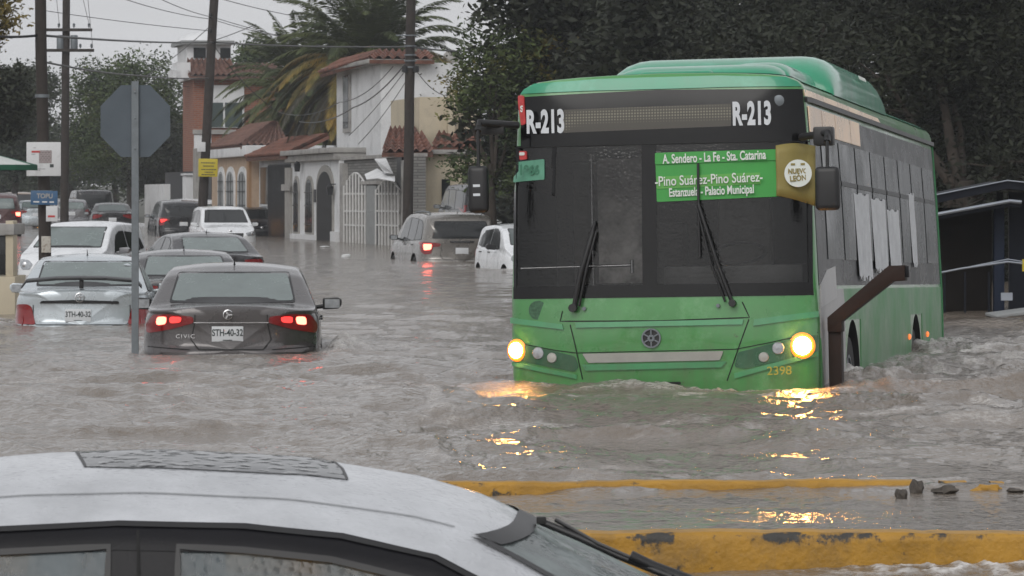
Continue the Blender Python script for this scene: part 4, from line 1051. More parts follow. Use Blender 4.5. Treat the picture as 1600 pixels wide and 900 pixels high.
    if rails:
        for s in (1, -1):
            r = MB(); l0 = raycast(bvh, 'top', s * .62, .75)[0]; l1 = raycast(bvh, 'top', s * .62, 2.75)[0]
            r.tube([l0, l0 + Vector((0, .12, .06)), (l0 + l1) / 2 + Vector((0, 0, .085)), l1 + Vector((0, -.12, .06)), l1], .018, 8); r.build('roof_rail', M['steel'] if rails == 1 else M['black'], root, 60)
    if spoiler:
        sp = MB()
        pts = [(-.72, .09, 1.06), (-.66, .04, 1.135), (-.3, .015, 1.165), (0, .01, 1.17), (.3, .015, 1.165), (.66, .04, 1.135), (.72, .09, 1.06)]
        for a, b in zip(pts, pts[1:]):
            d = Vector(b) - Vector(a)
            sp.add([Vector(a) + Vector(o) for o in ((0, -.03, 0), (0, .12, .02), (0, .12, -.015), (0, -.03, -.03))] + [Vector(b) + Vector(o) for o in ((0, -.03, 0), (0, .12, .02), (0, .12, -.015), (0, -.03, -.03))],
                   [(0, 1, 5, 4), (1, 2, 6, 5), (2, 3, 7, 6), (3, 0, 4, 7), (0, 3, 2, 1), (4, 5, 6, 7)])
        sp.box((0, .06, 1.10), (.05, .08, .12)); sp.build('spoiler', M['black'] if spoiler == 2 else paint, root, None, bevel=.004)
    root['_b'] = 0; del root['_b']
    return root, bvh, k

P_ = {
 'graphite': wet_paint('graphite_paint', (.085, .078, .078), .4), 'silver': wet_paint('silver_blue_paint', (.50, .55, .58), .35), 'white': wet_paint('white_paint', (.72, .74, .76)),
 'dark': wet_paint('dark_grey_paint', (.035, .034, .037), .4), 'beige': wet_paint('beige_paint', (.225, .212, .195), .5), 'black': wet_paint('black_car_paint', (.012, .012, .014), .2),
 'maroon': wet_paint('dull_maroon_paint', (.10, .05, .05), .3), 'grey': wet_paint('mid_grey_paint', (.2, .2, .21), .4), 'tanp': wet_paint('tan_car_paint', (.25, .16, .09), .2)}
def place(px, s, z=0):
    D = F / s; return ((px - 800) / s, D)
ST = math.atan2(.1886, .982)        # heading of the street: it runs away to the left
# dark grey sedan in the foreground, brake lamps on
s = 159.
lit = [([(.485, .925), (.60, .925), (.60, .86), (.495, .87)], 'red_lit'), ([(.63, .925), (.725, .92), (.735, .84), (.64, .85)], 'red_hot')]
c1, bvh, k = make_car('sedan', 'dark grey sedan with red brake lights glowing, half sunk beside the stop sign post', 'car', P_['graphite'], place(361, s), R(2.6), .56,
   name='flooded_sedan', plate_text='STH-40-32', brake=1, mirror_mat=M['black'],
   over=dict(lit=lit, tl=[(.375, .925), (.62, .95), (.77, .94), (.845, .84), (.83, .755), (.60, .80), (.365, .865)], px=-.035, pz=.755, lid=.60, rw=[(-.61, 1.065), (.61, 1.065), (.54, 1.325), (-.54, 1.325)]))
lo, n = raycast(bvh, 'rear', -.03, .945)
bd = MB(); bd.lathe([(.043, 0), (.05, .006), (.05, .012), (.043, .014)], 24, rotm(R(90), 0, 0, lo), ring=True)
for a in (90, 210, 330): bd.box((0, 0, .022), (.016, .008, .04), Matrix.Translation(lo - Vector((0, .01, 0))) @ Matrix.Rotation(R(a), 4, 'Y'))
bd.build('badge', M['chrome'], c1, 50)
lo, n = raycast(bvh, 'rear', -.45, .73); text_mesh('trim_badge', 'CIVIC', .055, M['chrome'], c1, lo - Vector((0, .008, 0)), (R(90), 0, R(-6)), 1.15, .0005, space=1.25)
patch(MB(), bvh, [(-.36, .862), (.36, .862), (.37, .872), (-.37, .872)], 'rear', .012, .01, .06).build('trim_strip', M['chrome'], c1, 45)
lo, n = raycast(bvh, 'rear', -.02, 1.075)
MB().box(lo - Vector((0, .02, -.0)), (.08, .02, .012), None).build('washer_cap', M['black'], c1, None, bevel=.004)

# silver sedan with a spoiler
c2, bvh, k = make_car('sedan', 'silver sedan with rear spoiler and unlit tail lights, left of the stop sign', 'car', P_['silver'], place(127, 130.), R(3.2), .60,
   name='flooded_sedan', plate_text='3TH-40-32', spoiler=2, mirror_mat=P_['silver'],
   over=dict(Wd=1.66, tl=[(.60, .82), (.66, .85), (.78, .84), (.845, .75), (.85, .61), (.55, .60)], px=-.04, pz=.715, rw=[(-.56, 1.07), (.62, 1.07), (.55, 1.33), (-.5, 1.33)]))
lo, n = raycast(bvh, 'rear', -.02, .93)
bd = MB(); bd.lathe([(.05, 0), (.058, .006), (.058, .012), (.05, .014)], 20, rotm(R(90), 0, 0, lo), ring=True); bd.box(lo + Vector((0, -.012, .012)), (.012, .008, .07)); bd.box(lo + Vector((0, -.012, .01)), (.07, .008, .012)); bd.build('badge', M['chrome'], c2, 50)
patch(MB(), bvh, [(-.5, .86), (.45, .855), (.44, .885), (-.1, .90), (-.48, .89)], 'rear', .012, .01, .06).build('trim_strip', M['black'], c2, 45)
patch(MB(), bvh, [(-.84, .565), (.84, .565), (.84, .515), (-.84, .515)], 'rear', .02, .01, .06).build('bumper_rail', P_['white'], c2, 45)
# white car facing the viewer behind it
make_car('hatch', 'white car facing the viewer behind the left utility pole, headlights off', 'car', P_['white'], (W(112, 430, 84)[0] + .75, 84.6), R(180 - 11), .55, name='white_hatchback', rear_on=False, ws_mat='glass_sky', mirror_mat=P_['grey'], over=dict(Wd=1.8, ztop=[(0, 1.12), (.03, 1.2), (.16, 1.40), (.32, 1.5), (.6, 1.57), (1.3, 1.6), (1.9, 1.59), (2.3, 1.52), (2.55, 1.42), (3.1, 1.1), (3.5, 1.0), (3.85, .82), (3.95, .72)], ws=[(-.68, 1.1), (.68, 1.1), (.58, 1.47), (-.58, 1.47)]))
# dark sedan, mostly roof, between the two
make_car('sedan', 'dark low car whose roof shows between the silver and dark grey sedans', 'car', P_['dark'], place(292, 110.), R(6), .66, name='flooded_sedan', mirror_mat=M['black'])
make_car('sedan', 'charcoal sedan farther off, right behind the roof of the dark grey sedan', 'car', P_['dark'], place(349, 85.), R(15.5), .56, name='flooded_sedan', mirror_mat=M['black'])
# beige SUV
c6, bvh, k = make_car('suv', 'beige SUV with roof rails and one red tail light lit, wading beside the houses', 'car', P_['beige'], (W(722, 0, 98)[0], 98.), ST + R(1), .62, name='beige_suv', rails=1, brake=1, rw_mat='glass_dark', mirror_mat=M['black'],
   over=dict(Wd=1.95, tl=[(.50, 1.04), (.70, 1.07), (.93, 1.08), (.93, .86), (.86, .78), (.72, .80), (.68, .96), (.52, .97)], lit=[([(.70, 1.03), (.88, 1.03), (.87, .88), (.72, .9)], 'red_hot')]))
patch(MB(), bvh, [(-.3, 1.1), (.3, 1.1), (.28, 1.06), (-.28, 1.06)], 'rear', .02, .01, .06).build('trim_strip', M['chrome'], c6, 45)
# white hatchback beside the bus
make_car('hatch', 'small white car facing the viewer, half hidden by the green bus', 'car', P_['white'], (W(851, 0, 86.5)[0] - .75, 90.3), R(180) + ST + R(2), .55, name='white_hatchback', ws_mat='glass', mirror_mat=M['black'])
# far side of the street
make_car('suv', 'white SUV facing the viewer with dark windscreen, beside the pale houses', 'car', P_['white'], (W(358, 0, 138)[0] - .85, 142.6), R(180) + ST, .58, name='white_suv', ws_mat='glass_dark', mirror_mat=P_['white'], over=dict(Wd=1.85))
make_car('suv', 'black SUV seen from behind with red tail lights, left of the white SUV', 'car', P_['black'], (W(287, 0, 158)[0], 158.), ST, .40, name='black_suv', rw_mat='glass_dark', mirror_mat=M['black'], brake=1, over=dict(lit=[([(.60, 1.04), (.85, 1.05), (.84, .92), (.74, .95)], 'red_lit')]))
make_car('van', 'white van roof showing behind the black SUV', 'van', P_['white'], (W(305, 0, 176)[0], 176.), ST, .52, name='white_van', detail=False)
make_car('sedan', 'black sedan seen from behind, parked left under the dark tree', 'car', P_['black'], (W(176, 0, 168)[0], 168.), ST - R(4), .16, name='black_sedan', rw_mat='glass', mirror_mat=M['black'])
make_car('van', 'black van with a square back, parked behind the black sedan', 'van', P_['black'], (W(148, 0, 196)[0], 196.), ST, .1, name='black_van', rw_mat='glass_dark', mirror_mat=M['black'])
make_car('hatch', 'silver car seen from behind, left of the black van', 'car', P_['grey'], (W(112, 0, 182)[0], 182.), ST, .1, name='silver_hatchback', mirror_mat=M['black'])
make_car('suv', 'maroon grey SUV at the left edge with a red light on, far down the street', 'car', P_['maroon'], (W(-5, 0, 158)[0], 158.), ST - R(4), .12, name='maroon_suv', brake=1, mirror_mat=M['black'], over=dict(lit=[([(.70, 1.03), (.88, 1.03), (.87, .88), (.72, .9)], 'red_hot')]))
make_car('suv', 'tan off-road car facing the viewer with amber light, farthest at left', 'car', P_['tanp'], (W(36, 0, 205)[0] - .9, 210.), R(180) + ST, .05, name='tan_suv', mirror_mat=M['black'], detail=False, head=1)
make_car('sedan', 'small silver sedan far down the street left of the pole', 'car', P_['silver'], (W(56, 0, 196)[0], 196.), ST, .1, name='silver_sedan', detail=False, mirror_mat=M['black'])
make_car('hatch', 'dark car showing one lit headlight beside the white SUV and the black gate', 'car', P_['black'], (W(410, 0, 158)[0] - .75, 162.), R(180) + ST, .4, name='dark_hatchback', detail=False, head=1)
make_car('van', 'dark van parked high beyond the beige SUV roof', 'van', P_['black'], (W(775, 0, 118)[0], 118.), ST, .02, name='dark_van', detail=False, rw_mat='glass')
# ------------------------------------------------------------------ the green city bus
def bz(px, py): return (602 - (py + .024 * (px - 1037.5))) / 190.0
def bX(px): return (px - 1037.5) / 190.0
def B2(pts): return [(bX(a), bz(a, b)) for a, b in pts]

def paint_worn(name, col, fade, speck, rough=.3):
    m = pm(name, col, rough=rough, var=.22, vscale=1.4, coat=.7, rvar=.2, stain=fade, stain_scale=1.7, stain_amt=.55)
    N = m.node_tree.nodes; L = m.node_tree.links; b = N['Principled BSDF']
    old = b.inputs['Base Color'].links[0].from_socket
    tc = N.new('ShaderNodeTexCoord'); n = N.new('ShaderNodeTexNoise'); n.inputs['Scale'].default_value = 9; n.inputs['Detail'].default_value = 9; n.inputs['Roughness'].default_value = .75
    L.new(tc.outputs['Object'], n.inputs['Vector'])
    mr = N.new('ShaderNodeMapRange'); mr.inputs[1].default_value = .63; mr.inputs[2].default_value = .68; mr.inputs[4].default_value = .7; L.new(n.outputs[0], mr.inputs[0])
    x = N.new('ShaderNodeMix'); x.data_type = 'RGBA'; x.inputs[7].default_value = (*speck, 1)
    L.new(mr.outputs[0], x.inputs[0]); L.new(old, x.inputs[6])
    # mud splashed up from the road, thinning out with height
    sp = N.new('ShaderNodeSeparateXYZ'); L.new(tc.outputs['Object'], sp.inputs[0])
    zr = N.new('ShaderNodeMapRange'); zr.inputs[1].default_value = .75; zr.inputs[2].default_value = -.1; zr.inputs[3].default_value = 0; zr.inputs[4].default_value = .42; L.new(sp.outputs[2], zr.inputs[0])
    mp = N.new('ShaderNodeMapping'); mp.inputs['Scale'].default_value = (5, 5, 1.3); L.new(tc.outputs['Object'], mp.inputs[0])
    n2 = N.new('ShaderNodeTexNoise'); n2.inputs['Scale'].default_value = 1.6; n2.inputs['Detail'].default_value = 9; n2.inputs['Roughness'].default_value = .7; L.new(mp.outputs[0], n2.inputs['Vector'])
    m3 = N.new('ShaderNodeMapRange'); m3.inputs[1].default_value = .38; m3.inputs[2].default_value = .66; L.new(n2.outputs[0], m3.inputs[0])
    mu = N.new('ShaderNodeMath'); mu.operation = 'MULTIPLY'; L.new(m3.outputs[0], mu.inputs[0]); L.new(zr.outputs[0], mu.inputs[1])
    x2 = N.new('ShaderNodeMix'); x2.data_type = 'RGBA'; x2.inputs[7].default_value = (.10, .085, .05, 1); L.new(mu.outputs[0], x2.inputs[0]); L.new(x.outputs[2], x2.inputs[6])
    L.new(x2.outputs[2], b.inputs['Base Color'])
    return m
M['bus_green'] = paint_worn('bus_green_paint', (.055, .255, .062), (.15, .36, .16), (.055, .06, .03), .24)
M['bus_mint'] = paint_worn('bus_roof_paint', (.014, .27, .14), (.05, .36, .22), (.02, .10, .06), .35)
M['bus_crease'] = paint_worn('bus_crease_highlight', (.06, .30, .12), (.1, .33, .17), (.04, .12, .05))
M['warm_reflection'] = pm('painted_warm_reflection', (.95, .72, .52), .22, .75, var=.25, vscale=1.1, rvar=.15)  # peach metal stands in for the warm reflection along the upper side
M['bus_glass'] = pm('bus_side_glass', (.03, .036, .038), .14, var=.45, vscale=1.3, rvar=.2, spec=.2)
M['silver_strip'] = pm('grey_strip', (.36, .36, .33), .45, .2, var=.15)
def glass_mix(name, tint=.75, dirt=.12, dcol=(.36, .38, .38)):
    m = bpy.data.materials.new(name); m.use_nodes = True; N = m.node_tree.nodes; L = m.node_tree.links
    for n in list(N):
        if n.type == 'BSDF_PRINCIPLED': N.remove(n)
    t = N.new('ShaderNodeBsdfTransparent'); t.inputs[0].default_value = (tint, tint, tint, 1)
    g = N.new('ShaderNodeBsdfGlossy'); g.inputs['Roughness'].default_value = .05
    d = N.new('ShaderNodeBsdfDiffuse'); d.inputs[0].default_value = (*dcol, 1)
    fr = N.new('ShaderNodeFresnel'); fr.inputs[0].default_value = 1.5
    a = N.new('ShaderNodeMixShader'); L.new(fr.outputs[0], a.inputs[0]); L.new(t.outputs[0], a.inputs[1]); L.new(g.outputs[0], a.inputs[2])
    tc = N.new('ShaderNodeTexCoord'); n = N.new('ShaderNodeTexNoise'); n.inputs['Scale'].default_value = 2.2; n.inputs['Detail'].default_value = 7
    mp = N.new('ShaderNodeMapping'); mp.inputs['Scale'].default_value = (3, 3, .6); L.new(tc.outputs['Object'], mp.inputs[0]); L.new(mp.outputs[0], n.inputs['Vector'])
    mr = N.new('ShaderNodeMapRange'); mr.inputs[1].default_value = .3; mr.inputs[2].default_value = .7; mr.inputs[3].default_value = dirt * .4; mr.inputs[4].default_value = dirt * 1.6; L.new(n.outputs[0], mr.inputs[0])
    b = N.new('ShaderNodeMixShader'); L.new(mr.outputs[0], b.inputs[0]); L.new(a.outputs[0], b.inputs[1]); L.new(d.outputs[0], b.inputs[2])
    v = N.new('ShaderNodeTexVoronoi'); v.inputs['Scale'].default_value = 45; L.new(tc.outputs['Object'], v.inputs['Vector'])
    bp = N.new('ShaderNodeBump'); bp.invert = True; bp.inputs['Distance'].default_value = .003; bp.inputs['Strength'].default_value = .6; L.new(v.outputs['Distance'], bp.inputs['Height'])
    L.new(bp.outputs[0], g.inputs['Normal']); L.new(b.outputs[0], N['Material Output'].inputs[0])
    return m
M['windscreen'] = glass_mix('rain_streaked_windscreen', .45, .008)
M['black_glass'] = pm('black_mask_glass', (.006, .006, .0065), .08, var=.3, vscale=1.5, rvar=.12, spec=.28)

BL = 12.0
def bus_shell():
    ys = [.32 * (1 - math.cos(math.pi / 2 * i / 18)) for i in range(19)] + list(np.arange(.4, BL - .3, .2)) + [BL - .25 * (1 - math.cos(math.pi / 2 * i / 10)) for i in range(11)][::-1]
    secs = []
    for y in ys:
        half = [(0, -.62), (1.1, -.62), (1.22, -.58), (1.26, -.40), (1.272, 0), (1.275, .4), (1.272, .75), (1.268, .80), (1.245, 1.5), (1.205, 2.2), (1.198, 2.34), (1.19, 2.42), (1.13, 2.49), (1.0, 2.53), (.6, 2.555), (0, 2.565)]
        half = chaikin(half, 1)
        def e(d, r, n): return 1. if d > r else max(.02, (max(0, 1 - (1 - d / r) ** n)) ** (1 / n))
        kx = min(e(y, .30, 3.4), e(BL - y, .2, 3)); kz = min(e(y, .13, 3.5), e(BL - y, .2, 3))
        cz = .95
        full = [(-a, b) for a, b in half[::-1]] + half[1:-1]
        secs.append([(a * kx, y, cz + (b - cz) * kz) for a, b in full])
    n = len(secs[0]); V = [p for s in secs for p in s]
    Fc = [(i * n + j, i * n + (j + 1) % n, (i + 1) * n + (j + 1) % n, (i + 1) * n + j) for i in range(len(secs) - 1) for j in range(n)]
    Fc += [list(range(n))[::-1], [(len(secs) - 1) * n + j for j in range(n)]]
    V2 = []
    for x, y, z in V:                       # windscreen leans back, nose bulges a little
        wgt = max(0, 1 - y / .6)
        d = .10 * max(0, (z - .75) / 1.7) + .05 * max(0, (.1 - z)) + (.0 if z < .8 else .0) - .03 * math.exp(-((z - .36) / .25) ** 2)
        V2.append((x, y + d * wgt, z))
    bm = bmesh.new(); vs = [bm.verts.new(p) for p in V2]
    for f in Fc: bm.faces.new([vs[i] for i in f])
    bmesh.ops.remove_doubles(bm, verts=bm.verts, dist=1e-5)
    bmesh.ops.recalc_face_normals(bm, faces=bm.faces)
    return bm

def side_paint():
    """green and white livery of the lower side, its white wave painted on"""
    m = paint_worn('side_livery', (.05, .25, .075), (.09, .30, .11), (.03, .08, .04), .28)
    N = m.node_tree.nodes; L = m.node_tree.links; b = N['Principled BSDF']; old = b.inputs['Base Color'].links[0].from_socket
    b.inputs['Coat Weight'].default_value = .1; b.inputs['Specular IOR Level'].default_value = .25
    tc = N.new('ShaderNodeTexCoord'); sp = N.new('ShaderNodeSeparateXYZ'); L.new(tc.outputs['Object'], sp.inputs[0])
    # a leaning white band between y = 0.25 m and y = 3.2 m behind the nose
    k = N.new('ShaderNodeMath'); k.operation = 'MULTIPLY_ADD'; k.inputs[1].default_value = .45; L.new(sp.outputs[2], k.inputs[0]); L.new(sp.outputs[1], k.inputs[2])
    n = N.new('ShaderNodeTexNoise'); n.inputs['Scale'].default_value = .9; n.inputs['Detail'].default_value = 1; L.new(tc.outputs['Object'], n.inputs['Vector'])
    k2 = N.new('ShaderNodeMath'); k2.operation = 'MULTIPLY_ADD'; k2.inputs[1].default_value = .5; L.new(n.outputs[0], k2.inputs[0]); L.new(k.outputs[0], k2.inputs[2])
    a = N.new('ShaderNodeMath'); a.operation = 'GREATER_THAN'; a.inputs[1].default_value = .75; L.new(k2.outputs[0], a.inputs[0])
    c = N.new('ShaderNodeMath'); c.operation = 'LESS_THAN'; c.inputs[1].default_value = 2.7; L.new(k2.outputs[0], c.inputs[0])
    mu = N.new('ShaderNodeMath'); mu.operation = 'MULTIPLY'; L.new(a.outputs[0], mu.inputs[0]); L.new(c.outputs[0], mu.inputs[1])
    x = N.new('ShaderNodeMix'); x.data_type = 'RGBA'; x.inputs[7].default_value = (.42, .42, .42, 1)
    L.new(mu.outputs[0], x.inputs[0]); L.new(old, x.inputs[6]); L.new(x.outputs[2], b.inputs['Base Color'])
    return m
M['side_livery'] = side_paint()

bus = empty('city_bus', (BUS_X, BUS_D, 0), (R(-1.15), R(-1.3), BUS_YAW))
tag(bus, 'green city bus with lit headlights pushing through the flood, route boards behind its windscreen', 'bus')
bm = bus_shell(); BB = BVHTree.FromBMesh(bm)
c = MB()
c.prism(B2([(806, 228), (1268, 219), (1268, 440), (806, 450)]), 'y', -1, 2.1)
for s in (1, -1):
    for ya, rr in ((2.75, .58), (8.75, .58)):
        n = 30; poly = [(ya + rr * math.cos(2 * math.pi * i / n), -.08 + rr * 1.0 * math.sin(2 * math.pi * i / n)) for i in range(n)]
        c.prism(poly, 'x', s * .85, s * 1.6)
me = cut(bm, [c], 'body', (M['bus_green'], M['interior']))
body = link_mesh('body', me, [M['bus_green'], M['interior']], bus, 38)
for s in (1, -1):
    for ya in (2.75, 8.75):
        wo = wheel(bus, s * 1.10, ya, .48, .28, M['steel']); wo.location.z = -.62 + .48 + .04

AX['front'] = AX['rear']
def bpatch(name, poly, mat, axis='front', off=.006, th=.012, step=.08, parent=bus, r=.02, rd=True):
    return patch(MB(), BB, rounded(poly, 1, r) if rd else poly, axis, off, th, step).build(name, mat, parent, 45)
# roof skin and front fascia
n_ = MB()
bpatch('roof_fascia', [(-1.16, 2.425), (-.6, 2.432), (.6, 2.432), (1.16, 2.425), (1.13, 2.46), (1.04, 2.50), (.5, 2.528), (-.5, 2.528), (-1.04, 2.50), (-1.13, 2.46)], M['bus_mint'], off=.012, rd=False)
rf = MB(); nx_ = 28; ysr = [.36, .5, 1, 2, 3, 4, 6, 8, 10, 11.5, 11.9]
vs = []; top = []
for y in ysr:
    for i in range(nx_ + 1):
        x = -1.17 + 2.34 * i / nx_
        l, nn = raycast(BB, 'top', x * (.985 if y > .2 else .94), y); vs.append(l + nn * .010)
fs = [(a * (nx_ + 1) + b, a * (nx_ + 1) + b + 1, (a + 1) * (nx_ + 1) + b + 1, (a + 1) * (nx_ + 1) + b) for a in range(len(ysr) - 1) for b in range(nx_)]
rf.add(vs, fs); rf.build('roof', M['bus_mint'], bus, 60)
# black mask round the windscreen, as a frame of four bands
bot = [(797, 468), (1277, 458)]
bpatch('destination_panel', B2([(805, 152), (1037, 141), (1260, 140), (1266, 221), (804, 231)]), M['black_glass'], off=.007, step=.07, rd=False)
bpatch('lower_mask', B2([(802, 449), (1272, 439), (1273, 459), (802, 468)]), M['black_glass'], off=.007, rd=False)
bpatch('pillar', B2([(803, 229), (808, 229), (808, 452), (803, 452)]), M['black_glass'], off=.007, rd=False)
bpatch('pillar', B2([(1266, 219), (1272, 219), (1272, 442), (1266, 442)]), M['black_glass'], off=.007, rd=False)
bpatch('pillar', B2([(1011, 225), (1034, 225), (1034, 447), (1011, 447)]), M['black_glass'], off=.006, rd=False)
bpatch('windscreen', B2([(806, 229), (1012, 226), (1012, 447), (806, 451)]), M['windscreen'], off=.002, th=.004)
bpatch('windscreen', B2([(1033, 225), (1268, 220), (1268, 441), (1033, 446)]), M['windscreen'], off=.002, th=.004)
sm = MB(); strip(sm, BB, B2([(800, 231), (1268, 221)]), 'front', .008, .010); sm.build('panel_gap', M['seam'], bus)
# interior seen through the glass
def bb(name, x0, x1, y0, y1, z0, z1, mat, bev=.01):
    return MB().bx(x0, x1, y0, y1, z0, z1).build(name, mat, bus, None, bevel=bev)
M['drape'] = pm('grey_curtain', (.20, .19, .18), .9, var=.3, vscale=4)
M['reflection_streaks'] = pm('partition_reflection', (.48, .46, .44), .6, var=.8, vscale=5)  # pale mottling imitates light streaks reflected in the windscreen
M['reflection_streaks'].node_tree.nodes['Noise Texture'].inputs['Detail'].default_value = 3
M['partition'] = pm('cab_partition', (.14, .14, .14), .5, var=.5, vscale=2.5)
bb('partition', -.66, -.18, .95, 1.0, .85, 1.9, M['reflection_streaks']); bb('partition', -1.0, -.72, 1.7, 1.75, .85, 1.9, M['drape'])  # the first one imitates light streaks reflected in the windscreen
bb('dashboard', .0, 1.15, .25, .7, .8, .98, M['partition'], .03)
bb('driver_seat', .35, .8, 1.0, 1.15, .85, 1.55, M['drape'], .05); bb('fare_box', -.12, .08, .8, 1.1, .8, 1.35, M['rubber'])
MB().tube([(-1.18, .16, .985), (-.26, .16, .995)], .013, 8).build('handrail', M['chrome'], bus, 60)
MB().tube([(-.25, .16, .93), (-.25, .16, 1.04)], .018, 8).build('rail_bracket', M['chrome'], bus, 60)
for x in (-.75, -.42): MB().tube([(x, 1.2, .8), (x, 1.2, 1.95)], .018, 8).build('grab_pole', M['chrome'], bus, 60)
whl = MB(); whl.lathe([(.21, -.012), (.235, 0), (.21, .012), (.19, 0)], 24, rotm(R(25), 0, 0, (.58, .62, 1.08)), ring=True); whl.build('steering_wheel', M['rubber'], bus, 60)

# LED display
m = pm('led_matrix', (.10, .095, .075), .5, var=.1)
N = m.node_tree.nodes; L = m.node_tree.links; b_ = N['Principled BSDF']
tc = N.new('ShaderNodeTexCoord'); v = N.new('ShaderNodeTexVoronoi'); v.inputs['Scale'].default_value = 42; v.inputs['Randomness'].default_value = 0; L.new(tc.outputs['Object'], v.inputs['Vector'])
mr = N.new('ShaderNodeMapRange'); mr.inputs[1].default_value = .2; mr.inputs[2].default_value = .4; mr.inputs[3].default_value = 1; mr.inputs[4].default_value = 0; L.new(v.outputs['Distance'], mr.inputs[0])
x_ = N.new('ShaderNodeMix'); x_.data_type = 'RGBA'; x_.inputs[6].default_value = (.055, .05, .04, 1); x_.inputs[7].default_value = (.2, .19, .14, 1)
L.new(mr.outputs[0], x_.inputs[0]); L.new(x_.outputs[2], b_.inputs['Base Color'])
bpatch('led_display', B2([(888, 172), (1152, 163), (1152, 198), (888, 208)]), m, off=.010, r=.01)
# lettering laid on the glass
def front_text(s, px, py, size, mat, parent=bus, xs=1., bold=0., out=.014, roll=.0, name='lettering', space=1.):
    x, z = bX(px), bz(px, py); l, n = raycast(BB, 'front' if 0 else 'rear', x, z)
    return text_mesh(name, s, size, mat, parent, l + Vector((0, -out, 0)), (R(90) + math.atan2(-n.z, 1) * 0, roll, 0), xs, bold, space=space)
M['white_vinyl'] = pm('white_vinyl', (.62, .65, .68), .5, var=.1)
M['white_ink'] = pm('white_lettering', (.70, .74, .70), .55, var=.05)
M['vinyl_backing'] = pm('dark_vinyl', (.05, .05, .055), .5, var=.1)
for px, py in ((859.5, 192), (1185, 180)):
    front_text('R-213', px, py, .255, M['white_vinyl'], xs=.50, bold=.011, name='route_number', space=1.05, out=.034)
AX['front'] = AX['rear']            # on the bus the nose is the low-y end
def fp(name, pts, mat, off=.012, th=.004, parent=bus, step=.06, r=.01): return patch(MB(), BB, rounded(B2(pts), 1, r), 'rear', off, th, step).build(name, mat, parent, 45)
M['board_green'] = pm('board_green', (.035, .30, .045), .5, var=.08)
M['board_green2'] = pm('board_light_green', (.10, .36, .06), .5, var=.08)
M['gold'] = pm('gold_banner', (.26, .21, .06), .5, .1, var=.15)
M['sticker_red'] = pm('red_sticker', (.55, .05, .05), .5, var=.3, vscale=18)
M['sticker_teal'] = pm('teal_sticker', (.10, .30, .20), .5, var=.2, vscale=10)
M['teal_ink'] = pm('teal_lettering', (.03, .16, .09), .5, var=.1)
# route board
rb = fp('route_board', [(1033, 242), (1222, 236), (1226, 307), (1035, 316)], M['board_green'], .016, .006)
fp('board_strip', [(1033, 240), (1222, 234), (1223, 251), (1033, 258)], M['board_green'], .026, .006, rb)
fp('board_strip', [(1035, 277), (1196, 270), (1197, 288), (1035, 296)], M['board_green2'], .022, .006, rb)
rl = R(-1.15) * 1.1
front_text('A. Sendero - La Fe - Sta. Catarina', 1126, 246.5, .104, M['white_ink'], rb, .60, .0022, .036, rl, 'lettering')
front_text('-Pino Suárez-Pino Suárez-', 1117, 281, .112, M['white_ink'], rb, .76, .001, .036, rl, 'lettering')
front_text('Estanzuela - Palacio Municipal', 1121, 299, .098, M['white_ink'], rb, .60, .002, .034, rl, 'lettering')
# gold banner that curls round the corner pillar
gb = MB(); vs = []
for i in range(13):
    t = i / 12; px = 1221 + 58 * t
    x = bX(px); bow = .05 * (t ** 2)
    zt = bz(px, 228 - 4 * math.sin(math.pi * t)); zb_ = bz(px, 306 + 16 * t ** 1.4)
    for j in range(7):
        z = zb_ + (zt - zb_) * j / 6; l, n = raycast(BB, 'rear', min(x, 1.19), z)
        vs.append((x, l.y - .03 + bow + .012 * math.sin(3 * t + j), z))
fs = [(i * 7 + j, i * 7 + j + 1, (i + 1) * 7 + j + 1, (i + 1) * 7 + j) for i in range(12) for j in range(6)]
gb.add(vs, fs); gbo = gb.build('banner', M['gold'], bus, 60)
sol = gbo.modifiers.new('s', 'SOLIDIFY'); sol.thickness = .006
l, n = raycast(BB, 'rear', bX(1255), bz(1255, 271)); 
dsk = MB().lathe([(.0, 0), (.112, 0), (.112, .004), (0, .004)], 28, rotm(R(90), 0, 0, (bX(1255), l.y - .078, bz(1255, 271)))); dsk.build('emblem_disc', M['white_ink'], gbo, 50)
text_mesh('lettering', 'NUEVO', .056, M['gold'], gbo, (bX(1255), l.y - .086, bz(1255, 268)), (R(90), 0, R(5)), .85, .002)
text_mesh('lettering', 'LEÓN', .062, M['gold'], gbo, (bX(1255), l.y - .086, bz(1255, 279)), (R(90), R(-4), R(5)), .85, .002)
for dx in (-.04, .04): MB().box((bX(1255) + dx, l.y - .085, bz(1255, 257)), (.035, .004, .018), None).build('emblem_mark', M['gold'], gbo, None, bevel=.003)
# stickers
s1 = fp('red_sticker', [(812, 149), (823, 149), (827, 193), (819, 196)], M['sticker_red'], .014, .004)
front_text('S', 819, 170, .07, M['white_ink'], s1, .8, .003, .02)
s2 = fp('red_sticker', [(815, 236), (827, 236), (828, 249), (816, 250)], M['sticker_red'], .014, .004)
fp('sticker_label', [(816, 238), (825, 238), (825, 243), (816, 243)], M['white_ink'], .018, .004, s2)
s3 = fp('fleet_sticker', [(804, 254), (857, 249), (857, 281), (804, 285)], M['sticker_teal'], .016, .004)
front_text('1966', 832, 267, .11, M['teal_ink'], s3, .8, .004, .04)
l, n = raycast(BB, 'rear', bX(1226), bz(1226, 158)); MB().lathe([(.04, 0), (.045, .01), (.03, .015), (0, .016)], 20, rotm(R(90), 0, 0, l + Vector((0, .0, 0)))).build('round_sensor', M['steel'], bus, 50)
